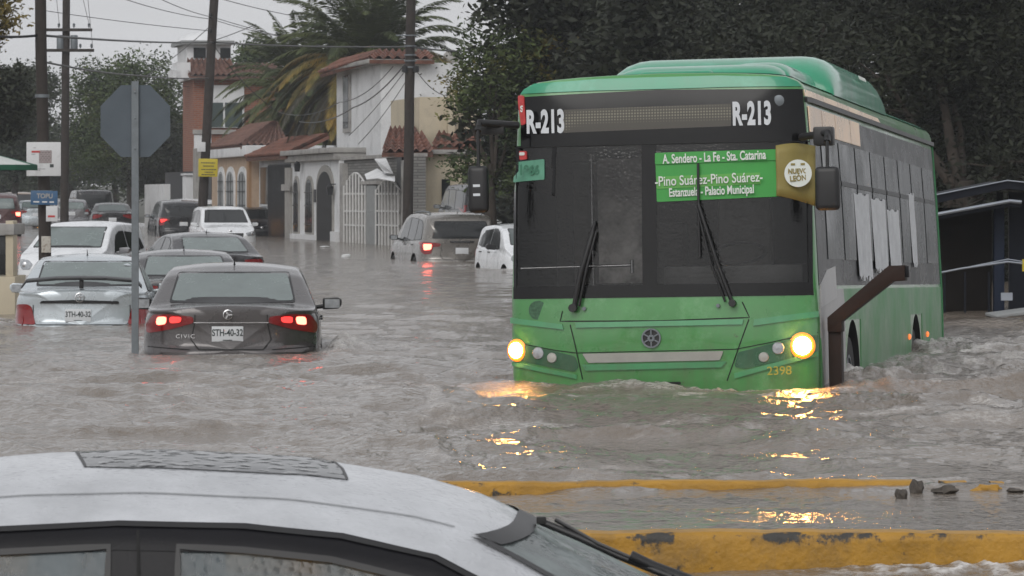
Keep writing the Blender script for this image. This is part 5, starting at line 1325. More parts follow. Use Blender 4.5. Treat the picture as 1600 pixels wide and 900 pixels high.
# nose panels
def seam(name, pts, wd=.009, off=.004): return strip(MB(), BB, B2(pts), 'rear', wd, off, .06).build(name, M['seam'], bus)
seam('panel_gap', [(884, 486), (880, 502), (1040, 500), (1177, 494), (1166, 470)])
seam('panel_gap', [(896, 507), (904, 540), (914, 592)]); seam('panel_gap', [(1176, 497), (1158, 545), (1140, 592)])
seam('panel_gap', [(797, 534), (870, 547), (905, 551), (1155, 543), (1200, 534), (1278, 517)], .007)
# pressed creases: thin raised ribs in a lighter green that paints in their highlight
def crease(pts, off=.018):
    return patch(MB(), BB, B2(pts), 'rear', off, .012, .07).build('nose_rib', M['bus_crease'], bus, 45)
crease([(798, 497), (884, 507), (886, 515), (798, 506)]); crease([(1184, 497), (1277, 484), (1277, 493), (1183, 507)])
crease([(905, 504), (1168, 497), (1166, 505), (906, 512)])
crease([(914, 569), (1140, 562), (1132, 571), (920, 578)]); crease([(800, 566), (905, 585), (905, 591), (800, 572)]); crease([(1152, 580), (1276, 546), (1276, 553), (1152, 588)])
fp('grey_strip', [(915, 552), (1136, 546), (1130, 560), (924, 566)], M['silver_strip'], .014, .01)
fp('bumper_slot', [(960, 597), (1068, 594), (1068, 598), (960, 601)], M['seam'], .008, .01)
# emblem: ring with six spokes
l, n = raycast(BB, 'rear', bX(1024), bz(1024, 527))
eb = MB().lathe([(.0, 0), (.076, 0), (.076, .01), (0, .01)], 28, rotm(R(90), 0, 0, l)).build('emblem', M['black'], bus, 50)
em = MB(); em.lathe([(.068, 0), (.08, .0), (.08, .022), (.068, .022)], 28, rotm(R(90), 0, 0, l), ring=True)
for i in range(6):
    em.box((0, -.016, .05), (.010, .012, .045), Matrix.Translation(l) @ Matrix.Rotation(R(60 * i), 4, 'Y'))
em.lathe([(.012, 0), (.03, .0), (.03, .022), (.012, .022)], 6, rotm(R(90), 0, 0, l), ring=True); em.build('emblem_ring', M['steel'], eb, 50)
l, n = raycast(BB, 'rear', bX(844), bz(844, 485)); MB().lathe([(0, 0), (.078, 0), (.078, .006), (0, .006)], 24, rotm(R(90), 0, 0, l)).build('horn_grille', pm('grille_mesh', (.05, .13, .07), .7, var=.5, vscale=60), bus, 50)
front_text('2398', 1222, 576, .098, pm('yellow_digits', (.42, .36, .04), .5, var=.1), xs=1.05, bold=0, name='fleet_number', roll=R(-1), out=.055)
# headlights
for sx, pts, hx, hy, rr in ((-1, [(797, 536), (868, 548), (903, 556), (909, 572), (902, 580), (850, 571), (797, 560)], 808, 548, .068), (1, [(1278, 520), (1205, 535), (1158, 548), (1152, 570), (1168, 573), (1240, 556), (1278, 545)], 1256, 537, .078)):
    h = patch(MB(), BB, rounded(B2(pts), 1, .02), 'rear', .010, .012, .05).build('headlight', paint_worn('lamp_housing_paint', (.018, .10, .045), (.06, .17, .09), (.02, .07, .03), .12), bus, 45)
    def disc(nm, px, py, r, mat, out=.03, par=h):
        l, n = raycast(BB, 'rear', bX(px), bz(px, py)); n = Vector((n.x * .55, min(n.y, -.5), 0)).normalized()
        q = Vector((0, 0, 1)).rotation_difference(n).to_matrix().to_4x4()
        return MB().lathe([(0, 0), (r, 0), (r * 1.02, out * .5), (r * .9, out), (0, out + .004)], 22, Matrix.Translation(l) @ q).build(nm, mat, par, 50)
    disc('lamp_halo', hx, hy, rr * 1.35, pm('lamp_halo_glow', (.8, .3, .05), .3, var=0, emit=(1, .20, .015), es=.85), .022)  # glowing orange ring added to imitate the halo round the bulb
    disc('lit_bulb', hx, hy, rr * .95, M['head'], .04)
    d = 36 * -sx
    disc('dipped_lamp', hx + d, hy + 4 * (1 if sx < 0 else 1), .05, M['lamp_glass'], .02)
    disc('fog_lamp', hx + d * 1.62, hy + (11 if sx < 0 else 18), .042, M['silver_strip'], .02)
# wipers
def tube(name, pts, r, mat, par=bus): return MB().tube(pts, r, 8).build(name, mat, par, 60)
def fpt(px, py, out): l, n = raycast(BB, 'rear', bX(px), bz(px, py)); return l + Vector((0, -out, 0))
w1 = tube('wiper', [fpt(1152, 472, .05), fpt(1130, 410, .09), fpt(1101, 318, .06)], .016, M['black'])
tube('wiper_arm', [fpt(1141, 470, .05), fpt(1120, 410, .08), fpt(1098, 322, .05)], .009, M['black'], w1)
tube('wiper_blade', [fpt(1101, 256, .05), fpt(1101, 330, .045), fpt(1102, 402, .05)], .011, M['black'], w1)
tube('wiper_pivot', [fpt(1152, 472, .0), fpt(1152, 472, .08)], .03, M['black'], w1); tube('wiper_nut', [fpt(1129, 476, .0), fpt(1129, 476, .03)], .016, M['steel'], w1)
w2 = tube('wiper', [fpt(904, 482, .05), fpt(915, 430, .09), fpt(935, 362, .06)], .022, M['black'])
tube('wiper_arm', [fpt(912, 478, .05), fpt(925, 420, .08), fpt(940, 362, .05)], .012, M['black'], w2)
tube('wiper_blade', [fpt(938, 345, .04), fpt(926, 400, .045), fpt(908, 470, .05)], .014, M['black'], w2)
tube('wiper_pivot', [fpt(902, 481, .0), fpt(902, 481, .08)], .035, M['black'], w2); tube('wiper_nut', [fpt(919, 482, .0), fpt(919, 482, .03)], .016, M['steel'], w2)
# mirrors
def bus_mirror(s, x0, xm, zt, ztop, zbot, wdt, arm):
    a = MB(); a.tube([(s * 1.17, .12, zt), (xm, -.12, zt + .02), (xm, -.16, zt - .05)], .03, 8); a.tube([(xm, -.16, zt), (xm, -.17, ztop - .02)], .014, 8)
    ao = a.build('mirror_arm', M['black'], bus, 60)
    h = MB().bx(xm - wdt / 2, xm + wdt / 2, -.24, -.13, zbot, ztop).build('mirror_head', M['black'], ao, None, bevel=.045, seg=3)
    return ao, h
ao, h = bus_mirror(-1, 0, bX(761.5), bz(761, 197), bz(761, 261), bz(761, 334), .165, 0)
MB().bx(bX(757), bX(797), .0, .1, bz(777, 211), bz(777, 192)).build('arm_box', M['black'], ao, None, bevel=.02)
MB().bx(bX(769), bX(777), -.02, .0, bz(771, 199), bz(771, 194)).build('arm_sticker', M['white_ink'], ao)
for zz in (290, 304): MB().bx(bX(755), bX(766), -.2425, -.238, bz(761, zz + 4), bz(761, zz)).build('mirror_sticker', M['white_vinyl'], h)
ao, h = bus_mirror(1, 0, bX(1306), bz(1300, 214), bz(1306, 262), bz(1306, 329), .20, 0)
MB().bx(bX(1283), bX(1314), -.1, .05, bz(1300, 229), bz(1300, 200)).build('arm_box', M['black'], ao, None, bevel=.02)
# roof pods
def pod(name, x0, x1, y0, y1, zb, zt, rf=.5, rs=.35, mat=None, par=bus, rr=.25):
    nx, ny = 22, 30; vs = []
    for j in range(ny + 1):
        y = y0 + (y1 - y0) * (.5 - .5 * math.cos(math.pi * j / ny))
        for i in range(nx + 1):
            t = -math.cos(math.pi * i / nx); x = (x0 + x1) / 2 + (x1 - x0) / 2 * t
            d = min(x - x0, x1 - x); k = min(1, d / rs) if rs else 1; kx = max(0, 1 - (1 - k) ** 2.6) ** (1 / 2.6)
            e = min(1, (y - y0) / rf); ky = max(0, 1 - (1 - e) ** 2.6) ** (1 / 2.6); e2 = min(1, (y1 - y) / rr); ky2 = max(0, 1 - (1 - e2) ** 2.6) ** (1 / 2.6)
            vs.append((x, y, zb + (zt - zb) * kx * ky * ky2))
    fs = [(j * (nx + 1) + i, j * (nx + 1) + i + 1, (j + 1) * (nx + 1) + i + 1, (j + 1) * (nx + 1) + i) for j in range(ny) for i in range(nx)]
    return MB().add(vs, fs).build(name, mat or M['bus_mint'], par, 60)
pd = pod('roof_unit', -.45, 1.0, .5, 3.0, 2.50, 2.66, .6, .3)
pod('unit_lid', -.22, .42, .42, 1.2, 2.50, 2.60, .1, .06, par=pd)
pod('unit_lid', .45, 1.02, .7, 2.6, 2.52, 2.68, .5, .25, par=pd)
gp = pod('gas_tank_fairing', -.88, 1.17, 2.6, 7.2, 2.46, 2.85, .9, .40, rr=.8)
MB().bx(1.10, 1.16, 4.6, 6.2, 2.5, 2.55).build('fairing_step', M['bus_mint'], gp)
for zz in (2.80, 2.68):
    t_ = text_mesh('lettering', 'GAS NATURAL' if 0 else '▬ ▬▬ ▬', .12, M['white_ink'], gp, (1.135, 5.3, zz - .06), (R(72), 0, R(90)), 1.1, 0)
# left flank of the bus (photo right): painted warm reflection, glass, curtains, livery, rear edge
def side(name, pts, mat, off=.006, par=bus, step=.35, th=.01): return patch(MB(), BB, pts, 'right', off, th, step).build(name, mat, par, 45)
def sidel(name, pts, mat, off=.006, par=bus, step=.35, th=.01): return patch(MB(), BB, pts, 'left', off, th, step).build(name, mat, par, 45)
M['flank_black'] = pm('black_side_glass', (.012, .012, .014), .2, var=.35, vscale=1.2, spec=.1, rvar=.15)
M['curtain'] = pm('white_curtain', (.66, .68, .70), .85, var=.15, vscale=5, bump=.01, bscale=9)
for fn in (side, sidel):
    fn('flank_panel', [(.30, .80), (11.75, .80), (11.75, 2.26), (.30, 2.26)], M['flank_black'], .004)
    fn('lower_livery', [(.30, .77), (11.8, .77), (11.8, .5), (9.45, .5), (8.05, .5), (3.45, .5), (2.05, .5), (.30, .5)], M['side_livery'], .005)
    for y0, y1 in ((.30, 2.12), (3.38, 8.12), (9.38, 11.8)): fn('lower_livery', [(y0, .5), (y1, .5), (y1, -.55), (y0, -.55)], M['side_livery'], .0052)
    fn('rain_gutter', [(.25, 2.30), (11.8, 2.30), (11.8, 2.34), (.25, 2.34)], M['black'], .03)
    for i, y in enumerate(np.arange(1.0, 11.4, 1.32)):
        wn = fn('side_window', [(y + .03, 1.02), (y + 1.25, 1.02), (y + 1.25, 2.03), (y + .03, 2.03)], M['bus_glass'], .011, th=.004)
        fn('window_bar', [(y + .03, 1.66), (y + 1.25, 1.66), (y + 1.25, 1.70), (y + .03, 1.70)], M['black'], .017, wn)
side('reflection_strip', [(.25, 2.35), (6.2, 2.35), (6.0, 2.385), (.25, 2.40)], M['warm_reflection'], .012)
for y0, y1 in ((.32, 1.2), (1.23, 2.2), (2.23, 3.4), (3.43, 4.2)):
    side('reflection_panel', [(y0, 2.06), (y1, 2.06), (y1, 2.27), (y0, 2.27)], M['warm_reflection'], .012, step=.2)
for i, (y0, y1, z0, z1) in enumerate(((3.3, 4.5, .86, 1.62), (4.75, 6.0, .93, 1.60), (6.2, 7.3, .90, 1.52), (8.5, 9.0, 1.0, 1.72))):
    cu_ = MB(); vs = []; k = 24
    for j in range(k + 1):
        y = y0 + (y1 - y0) * j / k
        for z in (z0 + .03 * math.sin(j * 1.3), (z0 + z1) / 2, z1 - .012 * math.sin(j * .5)):
            l, n = raycast(BB, 'right', y, z); vs.append(l + Vector((.02 + .008 * math.sin(j * 1.9 + z * 3), 0, 0)))
    cu_.add(vs, [(3 * j + a, 3 * j + a + 1, 3 * j + a + 4, 3 * j + a + 3) for j in range(k) for a in (0, 1)]); cu_.build('curtain', M['curtain'], bus, 60)
side('edge_trim', [(11.76, -.5), (11.84, -.5), (11.84, 2.3), (11.76, 2.3)], M['bus_crease'], .02)
side('flap', [(.34, .62), (1.5, .70), (1.5, .96), (.9, .93), (.34, .80)], pm('white_flap_paint', (.5, .5, .5), .4, var=.1), .012)
# outrigger arm on the front corner: upright post with a raked beam
M['arm_brown'] = pm('brown_arm', (.026, .014, .010), .6, var=.3, spec=.2)
ou = MB().bx(bX(1289), bX(1309), .42, .60, -.35, bz(1290, 500)).build('door_post', M['arm_brown'], bus, None, bevel=.005)
be = MB(); q = [(bX(1289), bz(1289, 516)), (bX(1289), bz(1289, 494)), (bX(1386), bz(1386, 413)), (bX(1411), bz(1411, 412)), (bX(1411), bz(1411, 436)), (bX(1392), bz(1392, 437)), (bX(1311), bz(1311, 500)), (bX(1311), bz(1311, 516))]
be.prism(q, 'y', .38, .60); be.build('door_beam', M['arm_brown'], ou, None, bevel=.004)
MB().bx(bX(1411), bX(1417), .40, .58, bz(1411, 431), bz(1411, 413)).build('beam_end', M['flank_black'], ou, None, bevel=.004)
l, n = raycast(BB, 'right', 1.65, .46); MB().lathe([(0, 0), (.035, 0), (.03, .02), (0, .03)], 14, rotm(0, R(90), 0, l)).build('side_marker', M['amber'], bus, 50)
for y in (7.9, 9.9): 
    l, n = raycast(BB, 'right', y, .28); MB().lathe([(0, 0), (.03, 0), (.026, .02), (0, .03)], 14, rotm(0, R(90), 0, l)).build('side_marker', pm('dim_marker', (.7, .12, .03), .3, var=0, emit=(1, .2, .04), es=.8), bus, 50)
del AX['front']; AX['front'] = (1, Vector((0, -1, 0)), 30)
# ------------------------------------------------------------------ poles, wires, signs
def pole(name, label, px0, py0, px1, py1, D, r0, r1, base=-.6, top_py=-120):
    """wooden pole through two photo points at distance D"""
    a, b = W(px0, py0, D), W(px1, py1, D); d = (a - b).normalized()
    bot = b + d * ((base - b.z) / d.z); top = a + d * ((W(0, top_py, D).z - a.z) / d.z)
    root = empty(name, bot); tag(root, label, 'utility pole', 'wooden utility poles along the street')
    n = 14; MB().tube([bot.lerp(top, i / n) - bot + Vector((random.uniform(-.006, .006), 0, 0)) for i in range(n + 1)], [r0 + (r1 - r0) * i / n for i in range(n + 1)], 12).build('shaft', M['wood_pole'], root, 60)
    return root, a, b
p1, _, _ = pole('utility_pole', 'dark wooden pole at left carrying the white notice board and blue sign', 63, 0, 71, 425, 76, .118, .10)
def band(root, px, py, D, r):
    p = W(px, py, D) - root.location; MB().lathe([(r, -.03), (r + .012, -.03), (r + .012, .03), (r, .03)], 16, rotm(0, 0, 0, p), ring=True).build('steel_band', M['steel'], root, 60)
band(p1, 70.5, 300, 76, .125); band(p1, 66, 150, 76, .118)
m_ = MB(); q = W(72, 382, 75.87); m_.box((0, 0, 0), (.17, .03, .30)); o = m_.build('metal_plate', pm('rusty_plate', (.45, .43, .38), .6, var=.2, stain=(.12, .06, .03), stain_scale=9, stain_amt=.8), p1, None, bevel=.004); o.location = q - p1.location
p2, _, _ = pole('utility_pole', 'far pole with two crossarms and two grey transformers, upper left', 103.5, 0, 101, 300, 140, .15, .12)
def far(px, py, D=140, root=p2, dy=0): return W(px, py, D) - root.location + Vector((0, dy, 0))
for py, x0, x1 in ((47, 72, 145), (79, 72, 148)):
    a, b = far(x0, py, dy=-.2), far(x1, py, dy=-.2); MB().box((a + b) / 2, ((b - a).x, .1, .10)).build('crossarm', M['wood_pole'], p2, None, bevel=.01)
    for px in (93, 116.5, 140) if py == 47 else (126.5, 144):
        c_ = far(px, py - 3, dy=-.2); MB().lathe([(.02, 0), (.02, .04), (.055, .06), (.03, .09), (.05, .12), (.02, .16)], 10, rotm(0, 0, 0, c_)).build('insulator', M['steel'], p2, 60)
for px in (94.5, 116): c_ = far(px, 76, dy=-.05); MB().lathe([(.0, -.03), (.12, -.02), (.125, .0), (.125, .42), (.11, .45), (0, .46)], 16, rotm(0, 0, 0, c_)).build('transformer', M['steel'], p2, 60)
p3, _, _ = pole('utility_pole', 'leaning dark pole with the yellow sign in front of the brick house', 334.5, 0, 322, 225, 146, .17, .15)
for a_, b_ in ((20, 27), (45, 50)): MB().box(far(329, (a_ + b_) / 2, 146, p3, -.15), (.10, .2, .14)).build('bracket', M['iron'], p3, None, bevel=.02)
p4, _, _ = pole('utility_pole', 'thick dark pole in front of the tall white house and palm', 642, 0, 637, 345, 118, .15, .13)
MB().box(far(636, 55.5, 118, p4, -.1), (.62, .08, .035)).build('crossarm', M['steel'], p4, None, bevel=.008)
for py in (72, 86, 95, 105): MB().lathe([(.15, -.02), (.175, -.02), (.175, .02), (.15, .02)], 14, rotm(0, 0, 0, far(641, py, 118, p4)), ring=True).build('steel_band', M['steel'], p4, 60)
for dx_ in (-8, 9): MB().lathe([(.03, -.1), (.09, -.08), (.09, .08), (.03, .1)], 10, rotm(0, 0, 0, far(641 + dx_, 108, 118, p4, -.1))).build('insulator', M['iron'], p4, 60)

def wire(label, P, sag=.3, r=.012, group='overhead wires between the poles', n=18):
    """P: list of (px, py, D)"""
    pts = [W(*q) for q in P]; path = []
    for a, b in zip(pts, pts[1:]):
        for i in range(n):
            t = i / n; path.append(a.lerp(b, t) - Vector((0, 0, sag * 4 * t * (1 - t))))
    path.append(pts[-1]); return tag(MB().tube(path, r, 6).build('overhead_wire', M['black'], None, 60), label, 'wire', group)
wire('thick black cable crossing from the left edge to the pole by the white house', [(-60, 49, 74), (62, 55, 76), (333, 66, 146), (641, 73, 118), (780, 80, 112)], .06, .026)
wire('cable from the left pole sagging over the stop sign to the leaning pole', [(70, 97, 76), (215, 118, 108), (325, 122, 146)], .04, .02)
wire('wire falling from the leaning pole top to the tree behind the stop sign', [(325, 44, 146), (226, 120, 170)], .1, .014)
wire('thin wire from the top left corner to the leaning pole', [(60, 15, 140), (326, 48, 146)], .05, .012)
wire('wire entering from the top edge left of the leaning pole', [(190, -3, 120), (331, 30, 146), (470, 62, 160)], .08, .012)
wire('second wire entering from the top edge at left', [(250, -2, 120), (333, 27, 146), (520, 75, 165)], .06, .012)
wire('short wire at the top edge right of the leaning pole', [(345, -2, 130), (460, 25, 135)], .03, .012)
wire('wire rising right from the leaning pole towards the palm', [(338, 62, 146), (400, 38, 130)], .02, .014)
wire('looping wire from the leaning pole to the brick wall below', [(330, 65, 146), (435, 175, 150), (530, 160, 140), (614, 104, 130)], .25, .014)
wire('house wire from the thick pole down to the white house corner', [(636, 96, 118), (552, 168, 135), (468, 190, 150)], .2, .02)
wire('thin house wire from the thick pole to the arcaded front', [(638, 104, 118), (545, 212, 138)], .1, .012)
wire('thin house wire from the thick pole to the gate wall', [(640, 118, 118), (560, 225, 134)], .12, .012)
wire('wire from the thick pole falling to the cream house', [(644, 100, 118), (700, 150, 122)], .2, .012)
wire('low wire loop between the stop sign and the brick house', [(215, 115, 190), (262, 132, 190), (345, 128, 190)], .15, .012)
wire('left thin wire falling from the far crossarm', [(88, -5, 130), (93, 40, 140)], .02, .008)
wire('middle thin wire falling to the far crossarm', [(129, -5, 130), (140, 40, 140)], .02, .008)
wire('right thin wire falling past the transformers', [(137, -5, 130), (145, 75, 140)], .02, .008)

# notice board, blue sign, paper sheet
def board(name, label, cat, px0, px1, py0, py1, D, mat, th=.02, roll=0., bevel=.004):
    a, b = W(px0, py1, D), W(px1, py0, D); c_ = (a + b) / 2; root = empty(name, c_, (0, roll, 0)); tag(root, label, cat)
    MB().box((0, 0, 0), ((b - a).x, th, (b - a).z)).build('panel', mat, root, None, bevel=bevel)
    def loc(px, py, off=.0): q = W(px, py, D) - c_; return Vector((q.x, -th / 2 - .002 - off, q.z))
    return root, loc, F / D
M['sign_white'] = pm('white_sheet', (.60, .61, .62), .6, var=.08, stain=(.42, .42, .42), stain_scale=3)
M['sign_blue'] = pm('blue_sign_paint', (.035, .10, .20), .5, var=.25, vscale=5)
M['sign_yellow'] = pm('yellow_sign_paint', (.50, .40, .02), .5, var=.12)
M['sign_red'] = pm('red_sign_paint', (.45, .04, .04), .5, var=.1)
M['brown_print'] = brick_mat('brown_print', (.20, .165, .165), (.30, .25, .25), (.36, .32, .32), 9, .5, .3, .06)
M['grey_ink'] = pm('grey_ink', (.18, .18, .2), .6, var=0)
nb, lc, s_ = board('notice_board', 'white notice board with a brown map print on the left pole', 'sign', 41.5, 95, 222, 275, 75.7, M['sign_white'])
MB().box(lc(71, 245), (20 / s_, .003, 20 / s_)).build('map_print', M['brown_print'], nb)
MB().box(lc(56, 237, .002), (13 / s_, .003, 3 / s_)).build('red_bar', M['sign_red'], nb)
t_ = MB(); 
for px, py, w_ in ((62, 264, 18), (58, 266, 10), (52, 241, 6), (54, 231, 4)): t_.box(lc(px, py), (w_ / s_, .002, .8 / s_))
t_.build('small_print', M['grey_ink'], nb)
t_ = MB(); t_.box(lc(81, 259), (6 / s_, .003, 5 / s_)); t_.build('logo_mark', M['ink'], nb)
bs, lc, s_ = board('blue_sign', 'blue sign with worn white lettering on the left pole', 'sign', 48, 90, 298, 320, 75.7, M['sign_blue'], roll=R(1))
o = text_mesh('lettering', 'TOPU', 10 / s_, M['grey_trim'], bs, lc(70, 306.5), (R(90), 0, 0), .95, .004)
t_ = MB()
for px, w_ in ((57, 9), (70, 8), (81, 7)): t_.box(lc(px, 315.5), (w_ / s_, .002, 2.2 / s_))
t_.build('small_print', M['sign_white'], bs)
ps, lc, s_ = board('paper_notice', 'small white paper notice with a red line below the blue sign', 'sign', 72, 90, 322, 346, 75.7, M['sign_white'])
t_ = MB().box(lc(80.5, 338), (11 / s_, .003, 3 / s_)); t_.build('red_bar', M['sign_red'], ps)
ys_, lc, s_ = board('yellow_sign', 'yellow sign with dark lines of writing on the leaning pole', 'sign', 310, 340, 248, 276, 145.6, M['sign_yellow'], roll=R(1))
t_ = MB()
for py, w_ in ((254.5, 22), (259.5, 15), (265, 21), (269, 10), (273, 20)):
    x = 325 - w_ / 2
    while x < 325 + w_ / 2: k_ = random.uniform(1.4, 4); t_.box(lc(x + k_ / 2, py), (k_ / s_, .003, 1.6 / s_)); x += k_ + .7
t_.build('small_print', M['ink'], ys_)
board('white_plate', 'small blank white plate above the yellow sign', 'sign', 308, 321, 222, 237, 145.6, M['sign_white'])

# stop sign seen from behind
D = 40.8; s_ = F / D; c_ = W(211, 189, D)
M['sign_back'] = pm('bare_aluminium', (.085, .105, .125), .6, .2, var=.14, vscale=3, bump=.0006)
ss = empty('stop_sign', (c_.x, D, -.6)); tag(ss, 'octagonal stop sign seen from its grey back, on a steel post in the water', 'stop sign')
r8 = 54.5 / s_ / math.cos(R(22.5)); oct_ = [(r8 * math.cos(R(22.5 + 45 * i)), r8 * math.sin(R(22.5 + 45 * i)) * 1.03 + c_.z + .6) for i in range(8)]
MB().prism(oct_, 'y', .032, .036).build('octagon', M['sign_back'], ss)
MB().prism([(a * .995, (b - c_.z - .6) * .995 + c_.z + .6) for a, b in oct_], 'y', .0365, .038).build('red_face', M['sign_red'], ss)
zt_ = W(0, 127, D).z + .6; ww = 5.2 / s_
MB().box((0, 0, zt_ / 2), (2 * ww, .004, zt_)).build('post', M['steel'], ss)
ch = MB(); ch.box((-ww, .015, zt_ / 2), (.004, .03, zt_)); ch.box((ww, .015, zt_ / 2), (.004, .03, zt_)); ch.build('post_flange', M['steel'], ss)
ho = MB()
for i in range(30): ho.lathe([(0, -.0035), (.006, -.0035), (.006, -.0025), (0, -.0025)], 8, rotm(R(90), 0, 0, (0, 0, zt_ - .08 - i * .095)) if False else Matrix.Translation((0, -.0035, zt_ - .06 - i * .1)) @ Matrix.Rotation(R(90), 4, 'X'))
ho.build('punched_holes', M['seam'], ss)
for py in (144, 184, 232): MB().lathe([(0, 0), (.011, 0), (.011, .008), (0, .01)], 8, Matrix.Translation((0, -.003, W(0, py, D).z + .6)) @ Matrix.Rotation(R(90), 4, 'X')).build('bolt', M['steel'], ss)

# market umbrella at the left edge and the booth under it
um = empty('market_umbrella', W(-30, 500, 58)); tag(um, 'green and white market umbrella reaching in at the left edge', 'umbrella')
mu = MB(); n = 8; c_ = W(-30, 236, 58) - um.location; R_ = 88 / (F / 58)
M['canvas_g'] = pm('green_canvas', (.012, .09, .05), .7, var=.1); M['canvas_w'] = pm('white_canvas', (.5, .52, .5), .7, var=.1)
for i in range(n):
    a0, a1 = 2 * math.pi * i / n, 2 * math.pi * (i + 1) / n
    for k in range(2):
        b0, b1 = (a0, (a0 + a1) / 2) if k == 0 else ((a0 + a1) / 2, a1)
        zr = c_.z - (W(0, 236, 58).z - W(0, 258, 58).z); P0 = (c_.x + R_ * math.cos(b0), c_.y + R_ * math.sin(b0), zr); P1 = (c_.x + R_ * math.cos(b1), c_.y + R_ * math.sin(b1), zr)
        mu.m = 0 if (i + k) % 2 else 1
        mu.add([(c_.x, c_.y, c_.z), P0, P1], [(0, 1, 2)]); mu.m = 1; mu.add([P0, P1, (P1[0], P1[1], zr - .07), (P0[0], P0[1], zr - .07)], [(0, 1, 2, 3)])
o = mu.build('canopy', [M['canvas_w'], M['canvas_g']], um); md = o.modifiers.new('s', 'SOLIDIFY'); md.thickness = .006
MB().tube([(c_.x, c_.y, c_.z), (c_.x, c_.y, -.6)], .025, 8).build('pole', M['steel'], um)
bt = empty('booth', W(-25, 490, 54.5)); tag(bt, 'pale booth with a dark shutter at the lower left edge', 'booth')
def bo(x0, x1, y0, y1, z0, z1, nm, mat): return MB().bx(x0, x1, y0, y1, z0, z1).build(nm, mat, bt, None, bevel=.01)
s_ = F / 54.5; X = lambda px: (px + 25) / s_
bo(X(-60), X(23.5), 0, 1.2, -.6, (490 - 432) / s_, 'lower_wall', M['cream_wall']); bo(X(8), X(20), .05, .5, (490 - 432) / s_ + .001, (490 - 345) / s_, 'jamb', M['cream_wall'])
bo(X(-60), X(8), .12, .2, (490 - 430) / s_, (490 - 368) / s_, 'dark_panel', M['glass_dark']); bo(X(-60), X(22), 0, 1.2, (490 - 367) / s_, (490 - 350) / s_, 'lintel', M['grey_trim'])

# ------------------------------------------------------------------ shelter and railings at right
M['navy'] = pm('navy_steel', (.007, .009, .015), .6, var=.3, spec=.15); M['navy_panel'] = pm('dark_brown_panel', (.009, .007, .006), .7, var=.3, spec=.1, vscale=3)
M['rail_pale'] = pm('pale_metal_edge', (.34, .37, .42), .4, .4, var=.1)
sh = empty('street_shelter', W(1530, 490, 55)); tag(sh, 'dark steel shelter with pale roof edges behind the rear of the bus', 'shelter')
L0 = sh.location; SD = 55.
def q3(px, py, d=0): return W(px, py, SD + d) - L0
def slab(nm, pts, mat, th=.06, depth=1.6):
    mb = MB()
    for (a, b) in zip(pts, pts[1:]):
        A0, A1 = q3(*a), q3(*b); dz_ = Vector((0, 0, -th)); dy_ = Vector((0, depth, 0))
        vs = [A0, A1, A1 + dz_, A0 + dz_, A0 + dy_, A1 + dy_, A1 + dz_ + dy_, A0 + dz_ + dy_]
        mb.add(vs, [(0, 1, 2, 3), (4, 7, 6, 5), (0, 4, 5, 1), (1, 5, 6, 2), (2, 6, 7, 3), (3, 7, 4, 0)])
    return mb.build(nm, mat, sh)
slab('upper_roof', [(1420, 314), (1574, 283), (1660, 292)], M['navy'], .10, 2.2); slab('lower_roof', [(1420, 345), (1578, 316), (1596, 318)], M['navy'], .05, 1.8)
def edge(nm, pts, r, mat=M['rail_pale'], dd=-.03): return MB().tube([q3(a, b, dd) for a, b in pts], r, 6).build(nm, mat, sh, 60)
edge('roof_edge', [(1420, 313), (1574, 282), (1660, 291)], .010); edge('roof_edge', [(1420, 343), (1578, 314), (1596, 316)], .028)
edge('hand_rail', [(1420, 436), (1500, 420), (1575, 409), (1600, 412)], .016)
edge('hand_rail', [(1480, 424), (1575, 405), (1600, 409)], .010)
MB().bx(q3(1420, 0).x, q3(1562, 0).x, .9, .96, -.6, q3(0, 325).z).build('back_panel', M['navy_panel'], sh)
MB().bx(q3(1562, 0).x, q3(1578, 0).x, .6, .8, -.6, q3(0, 317).z).build('blue_post', pm('blue_post', (.010, .017, .036), .6, spec=.2), sh, None, bevel=.01)
MB().bx(q3(1588, 0).x, q3(1680, 0).x, .8, .9, -.6, q3(0, 300).z).build('side_panel', M['navy'], sh)
MB().bx(q3(1578, 0).x, q3(1588, 0).x, 1.5, 1.56, -.6, q3(0, 300).z).build('side_panel', M['navy_panel'], sh)
for px in (1476, 1508, 1545): MB().tube([q3(px, 425), q3(px, 500)], .014, 6).build('rail_post', M['navy'], sh, 60)
MB().bx(q3(1567, 0).x, q3(1585, 0).x, .2, .25, q3(0, 470).z, q3(0, 458).z).build('grey_box', M['rail_pale'], sh)
MB().bx(q3(1597, 0).x, q3(1606, 0).x, -.05, .0, q3(0, 424).z, q3(0, 405).z).build('yellow_tag', M['sign_yellow'], sh)
pk = MB(); a_ = W(1553, 491, 54.2); pk.box((0, 0, 0), (.62, .5, .035), rotm(R(3), R(-7), R(10))); o = pk.build('floating_plank', M['panel_grey'], None, None, bevel=.006); o.location = W(1584, 492, 53.5) + Vector((0, 0, .03)); tag(o, 'grey plank half afloat below the shelter', 'plank')
# floating scraps
for px, py, sx, sy, lb in ((541, 402, .10, .05, 'crumpled white scrap floating in open water left of the beige SUV'), (508, 387, .14, .02, 'thin white scrap floating near the arched doorway'), (1044 - 940, 372, .12, .02, 'pale scrap floating by the black sedan')):
    D = CH * F / (py - HY); rock('floating_scrap', W(px, py, D) + Vector((0, 0, .03)), (sx, sx * .7, sy), M['sign_white'], px, lb, 'debris', 'white scraps afloat')
# ------------------------------------------------------------------ the white car right in front of the viewer

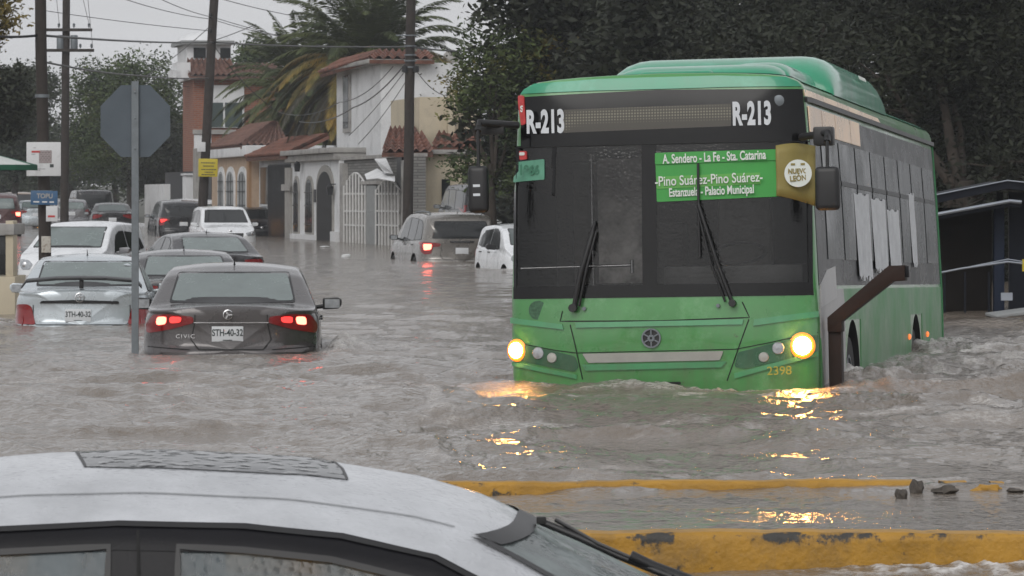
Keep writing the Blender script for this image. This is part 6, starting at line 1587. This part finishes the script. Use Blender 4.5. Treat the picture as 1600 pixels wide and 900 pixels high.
M['near_glass'] = glass_mix('beaded_side_glass', .55, .5, (.17, .20, .215))
M['near_screen'] = glass_mix('beaded_windscreen', .6, .5, (.30, .34, .34))
def beaded(name, col, scale=60, rough=.1, d=.004):
    m = pm(name, col, rough, var=.2, vscale=4, spec=.2 if max(col) < .012 else .6); N = m.node_tree.nodes; L = m.node_tree.links; b = N['Principled BSDF']
    tc = N.new('ShaderNodeTexCoord'); wv = N.new('ShaderNodeTexNoise'); wv.inputs['Scale'].default_value = 14; L.new(tc.outputs['Object'], wv.inputs['Vector'])
    mxx = N.new('ShaderNodeMix'); mxx.data_type = 'RGBA'; mxx.inputs[0].default_value = .06; L.new(tc.outputs['Object'], mxx.inputs[6]); L.new(wv.outputs['Color'], mxx.inputs[7])
    v = N.new('ShaderNodeTexVoronoi'); v.inputs['Scale'].default_value = scale; L.new(mxx.outputs[2], v.inputs['Vector'])
    mr = N.new('ShaderNodeMapRange'); mr.inputs[1].default_value = .15; mr.inputs[2].default_value = .5; mr.inputs[3].default_value = 1; mr.inputs[4].default_value = 0; L.new(v.outputs['Distance'], mr.inputs[0])
    bp = N.new('ShaderNodeBump'); bp.inputs['Distance'].default_value = d; L.new(mr.outputs[0], bp.inputs['Height']); L.new(bp.outputs[0], b.inputs['Normal'])
    return m
M['white_near'] = beaded('near_white_paint', (.47, .485, .51), 48, .2, .0011)
M['sunroof'] = beaded('beaded_sunroof_glass', (.02, .021, .023), 26, .06, .014)
M['frame_black'] = beaded('beaded_black_trim', (.008, .008, .010), 70, .38, .00015)
fk = dict(L=4.55, Wd=1.80, zsh=[(0, .95), (.6, .97), (1.5, .95), (3.0, .93), (3.5, .90), (4.1, .80), (4.55, .66)],
          ztop=[(0, 1.00), (.3, 1.05), (.6, 1.08), (1.1, 1.36), (1.4, 1.43), (1.8, 1.468), (2.1, 1.476), (2.45, 1.458), (2.75, 1.41), (2.92, 1.36), (3.6, 1.02), (4.1, .92), (4.55, .7)])
nc = empty('near_car', (-2.99, 10.62, -.565), (0, 0, R(-90)))
tag(nc, 'white car closest to the viewer, with wet roof, sunroof and wiper, cut off below', 'car')
bm = shell(fk['L'], fk['Wd'], fk['ztop'], fk['zsh'], crown=.152, tumble=.48, rx=(.55, .8), rz=(.1, .25), nx=3)
NB = BVHTree.FromBMesh(bm)
sideA = [(1.22, 1.000), (2.03, 0.990), (2.03, 1.285), (1.72, 1.270), (1.45, 1.215), (1.3, 1.130)]
sideB = [(2.20, 0.990), (3.15, 0.970), (2.98, 1.110), (2.78, 1.205), (2.56, 1.255), (2.35, 1.277), (2.195, 1.285)]
scr = [(-.66, 1.06), (.66, 1.06), (.545, 1.29), (-.545, 1.29)]
c1_ = MB().prism(sideA, 'x', -1.2, 1.2); c2_ = MB().prism(sideB, 'x', -1.2, 1.2); c3_ = MB().prism(scr, 'y', 2.93, 4.2)
me = cut(bm, [c1_, c2_, c3_], 'body', (M['white_near'], M['interior']))
link_mesh('body', me, [M['white_near'], M['interior']], nc, 40)
AXF = (1, Vector((0, -1, 0)), 30)
for ax in ('right', 'left'):
    for poly in (sideA, sideB):
        patch(MB(), NB, rounded(poly, 1, .03), ax, .001, .004, .08).build('side_window', M['near_glass'], nc, 45)
    fr = MB(); strip(fr, NB, [(1.0, 1.030), (1.2, 1.170), (1.42, 1.245), (1.72, 1.295), (2.05, 1.310), (2.35, 1.303), (2.58, 1.280), (2.8, 1.232), (3.0, 1.135), (3.2, 0.980)], ax, .064, .006, .04); fr.build('door_frame', M['frame_black'], nc, 50)
    patch(MB(), NB, [(2.02, .98), (2.205, .98), (2.2, 1.28), (2.025, 1.28)], ax, .004, .01, .06).build('pillar_trim', M['frame_black'], nc, 45)
    ps_ = MB(); strip(ps_, NB, [(2.12, .98), (2.097, 1.32)], ax, .007, .009, .03); ps_.build('door_gap', M['seam'], nc)
    ed = MB(); strip(ed, NB, [(1.0, 1.060), (1.2, 1.195), (1.42, 1.268), (1.72, 1.318), (2.05, 1.333), (2.35, 1.326), (2.58, 1.303), (2.8, 1.257), (3.0, 1.160), (3.22, 1.000)], ax, .010, .010, .04); ed.build('drip_seal', M['black'], nc, 50)
    for poly in (sideA, sideB):
        gs = MB(); strip(gs, NB, poly + [poly[0]], ax, .014, .009, .04); gs.build('window_seal', M['black'], nc, 50)
AX['front'] = AXF
wsg = patch(MB(), NB, scr, 'front', .001, .004, .08).build('windscreen', M['near_screen'], nc, 45)
hs = MB(); strip(hs, NB, [(-.53, 1.285), (0, 1.305), (.53, 1.285)], 'front', .025, .006, .04); hs.build('header_seal', M['black'], nc, 45)
for s in (1, -1):
    e_ = MB(); strip(e_, NB, [(s * .545, 1.288), (s * .665, 1.05)], 'front', .022, .007, .04); e_.build('windscreen_seal', M['black'], nc, 45)
patch(MB(), NB, [(.28, 1.93), (.31, 2.05), (.31, 2.42), (.27, 2.58), (.1, 2.56), (-.15, 2.50), (-.42, 2.40), (-.44, 2.3), (-.44, 1.9), (-.40, 1.80), (-.1, 1.86)][::-1], 'top', .0015, .01, .05).build('sunroof', M['sunroof'], nc, 45)
sg = MB(); strip(sg, NB, [(-.40, 1.80), (-.1, 1.86), (.28, 1.93), (.31, 2.05), (.31, 2.42), (.27, 2.58), (.1, 2.56), (-.15, 2.50), (-.42, 2.40)], 'top', .008, .002, .04); sg.build('sunroof_seal', M['black'], nc, 45)
for s in (1, -1):
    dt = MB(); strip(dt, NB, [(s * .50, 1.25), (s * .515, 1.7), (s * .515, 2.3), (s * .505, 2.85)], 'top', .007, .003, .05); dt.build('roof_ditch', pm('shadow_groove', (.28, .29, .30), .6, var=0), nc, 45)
# wipers lying on the screen
def nl(px, py, D): return Vector((-(D - nc.location.y), (px - 800) / F * D - nc.location.x, CH - (py - HY) / F * D - nc.location.z))
wb = MB().tube([nl(845, 815, 10.5), nl(905, 840, 10.47), nl(965, 868, 10.44), nl(1050, 902, 10.4)], .0095, 8).build('wiper_blade', M['black'], nc, 60)
MB().tube([nl(868, 812, 10.5), nl(935, 850, 10.45), nl(1000, 878, 10.42), nl(1085, 912, 10.4)], .006, 6).build('wiper_arm', M['black'], wb, 60)
MB().tube([nl(985, 868, 10.42), nl(1020, 885, 10.42), nl(1100, 915, 10.42)], .014, 8).build('wiper_joint', M['black'], wb, 60)
MB().box(nl(846, 813, 10.5), (.03, .025, .018)).build('wiper_tip', M['rubber'], wb, None, bevel=.004)
# seats seen through the side glass
for yy, xx in ((2.55, .38), (2.55, -.38), (1.35, .38), (1.35, -.38)):
    st = MB().bx(xx - .24, xx + .24, yy - .75, yy - .58, .5, 1.08).build('seat', M['interior'], nc, None, bevel=.05)
    MB().bx(xx - .13, xx + .13, yy - .74, yy - .62, 1.10, 1.27).build('headrest', M['tan'], st, None, bevel=.04)
# ------------------------------------------------------------------ wet air
hz = MB().bx(-260, 260, -20, 420, -1.8, 60)
m = bpy.data.materials.new('haze'); m.use_nodes = True
for n in list(m.node_tree.nodes):
    if n.type == 'BSDF_PRINCIPLED': m.node_tree.nodes.remove(n)
pv = m.node_tree.nodes.new('ShaderNodeVolumePrincipled'); pv.inputs['Density'].default_value = .00038
pv.inputs['Color'].default_value = (.86, .9, .95, 1); pv.inputs['Anisotropy'].default_value = .1
m.node_tree.links.new(pv.outputs[0], m.node_tree.nodes['Material Output'].inputs['Volume'])
o = hz.build('haze', m); tag(o, kind='stuff')
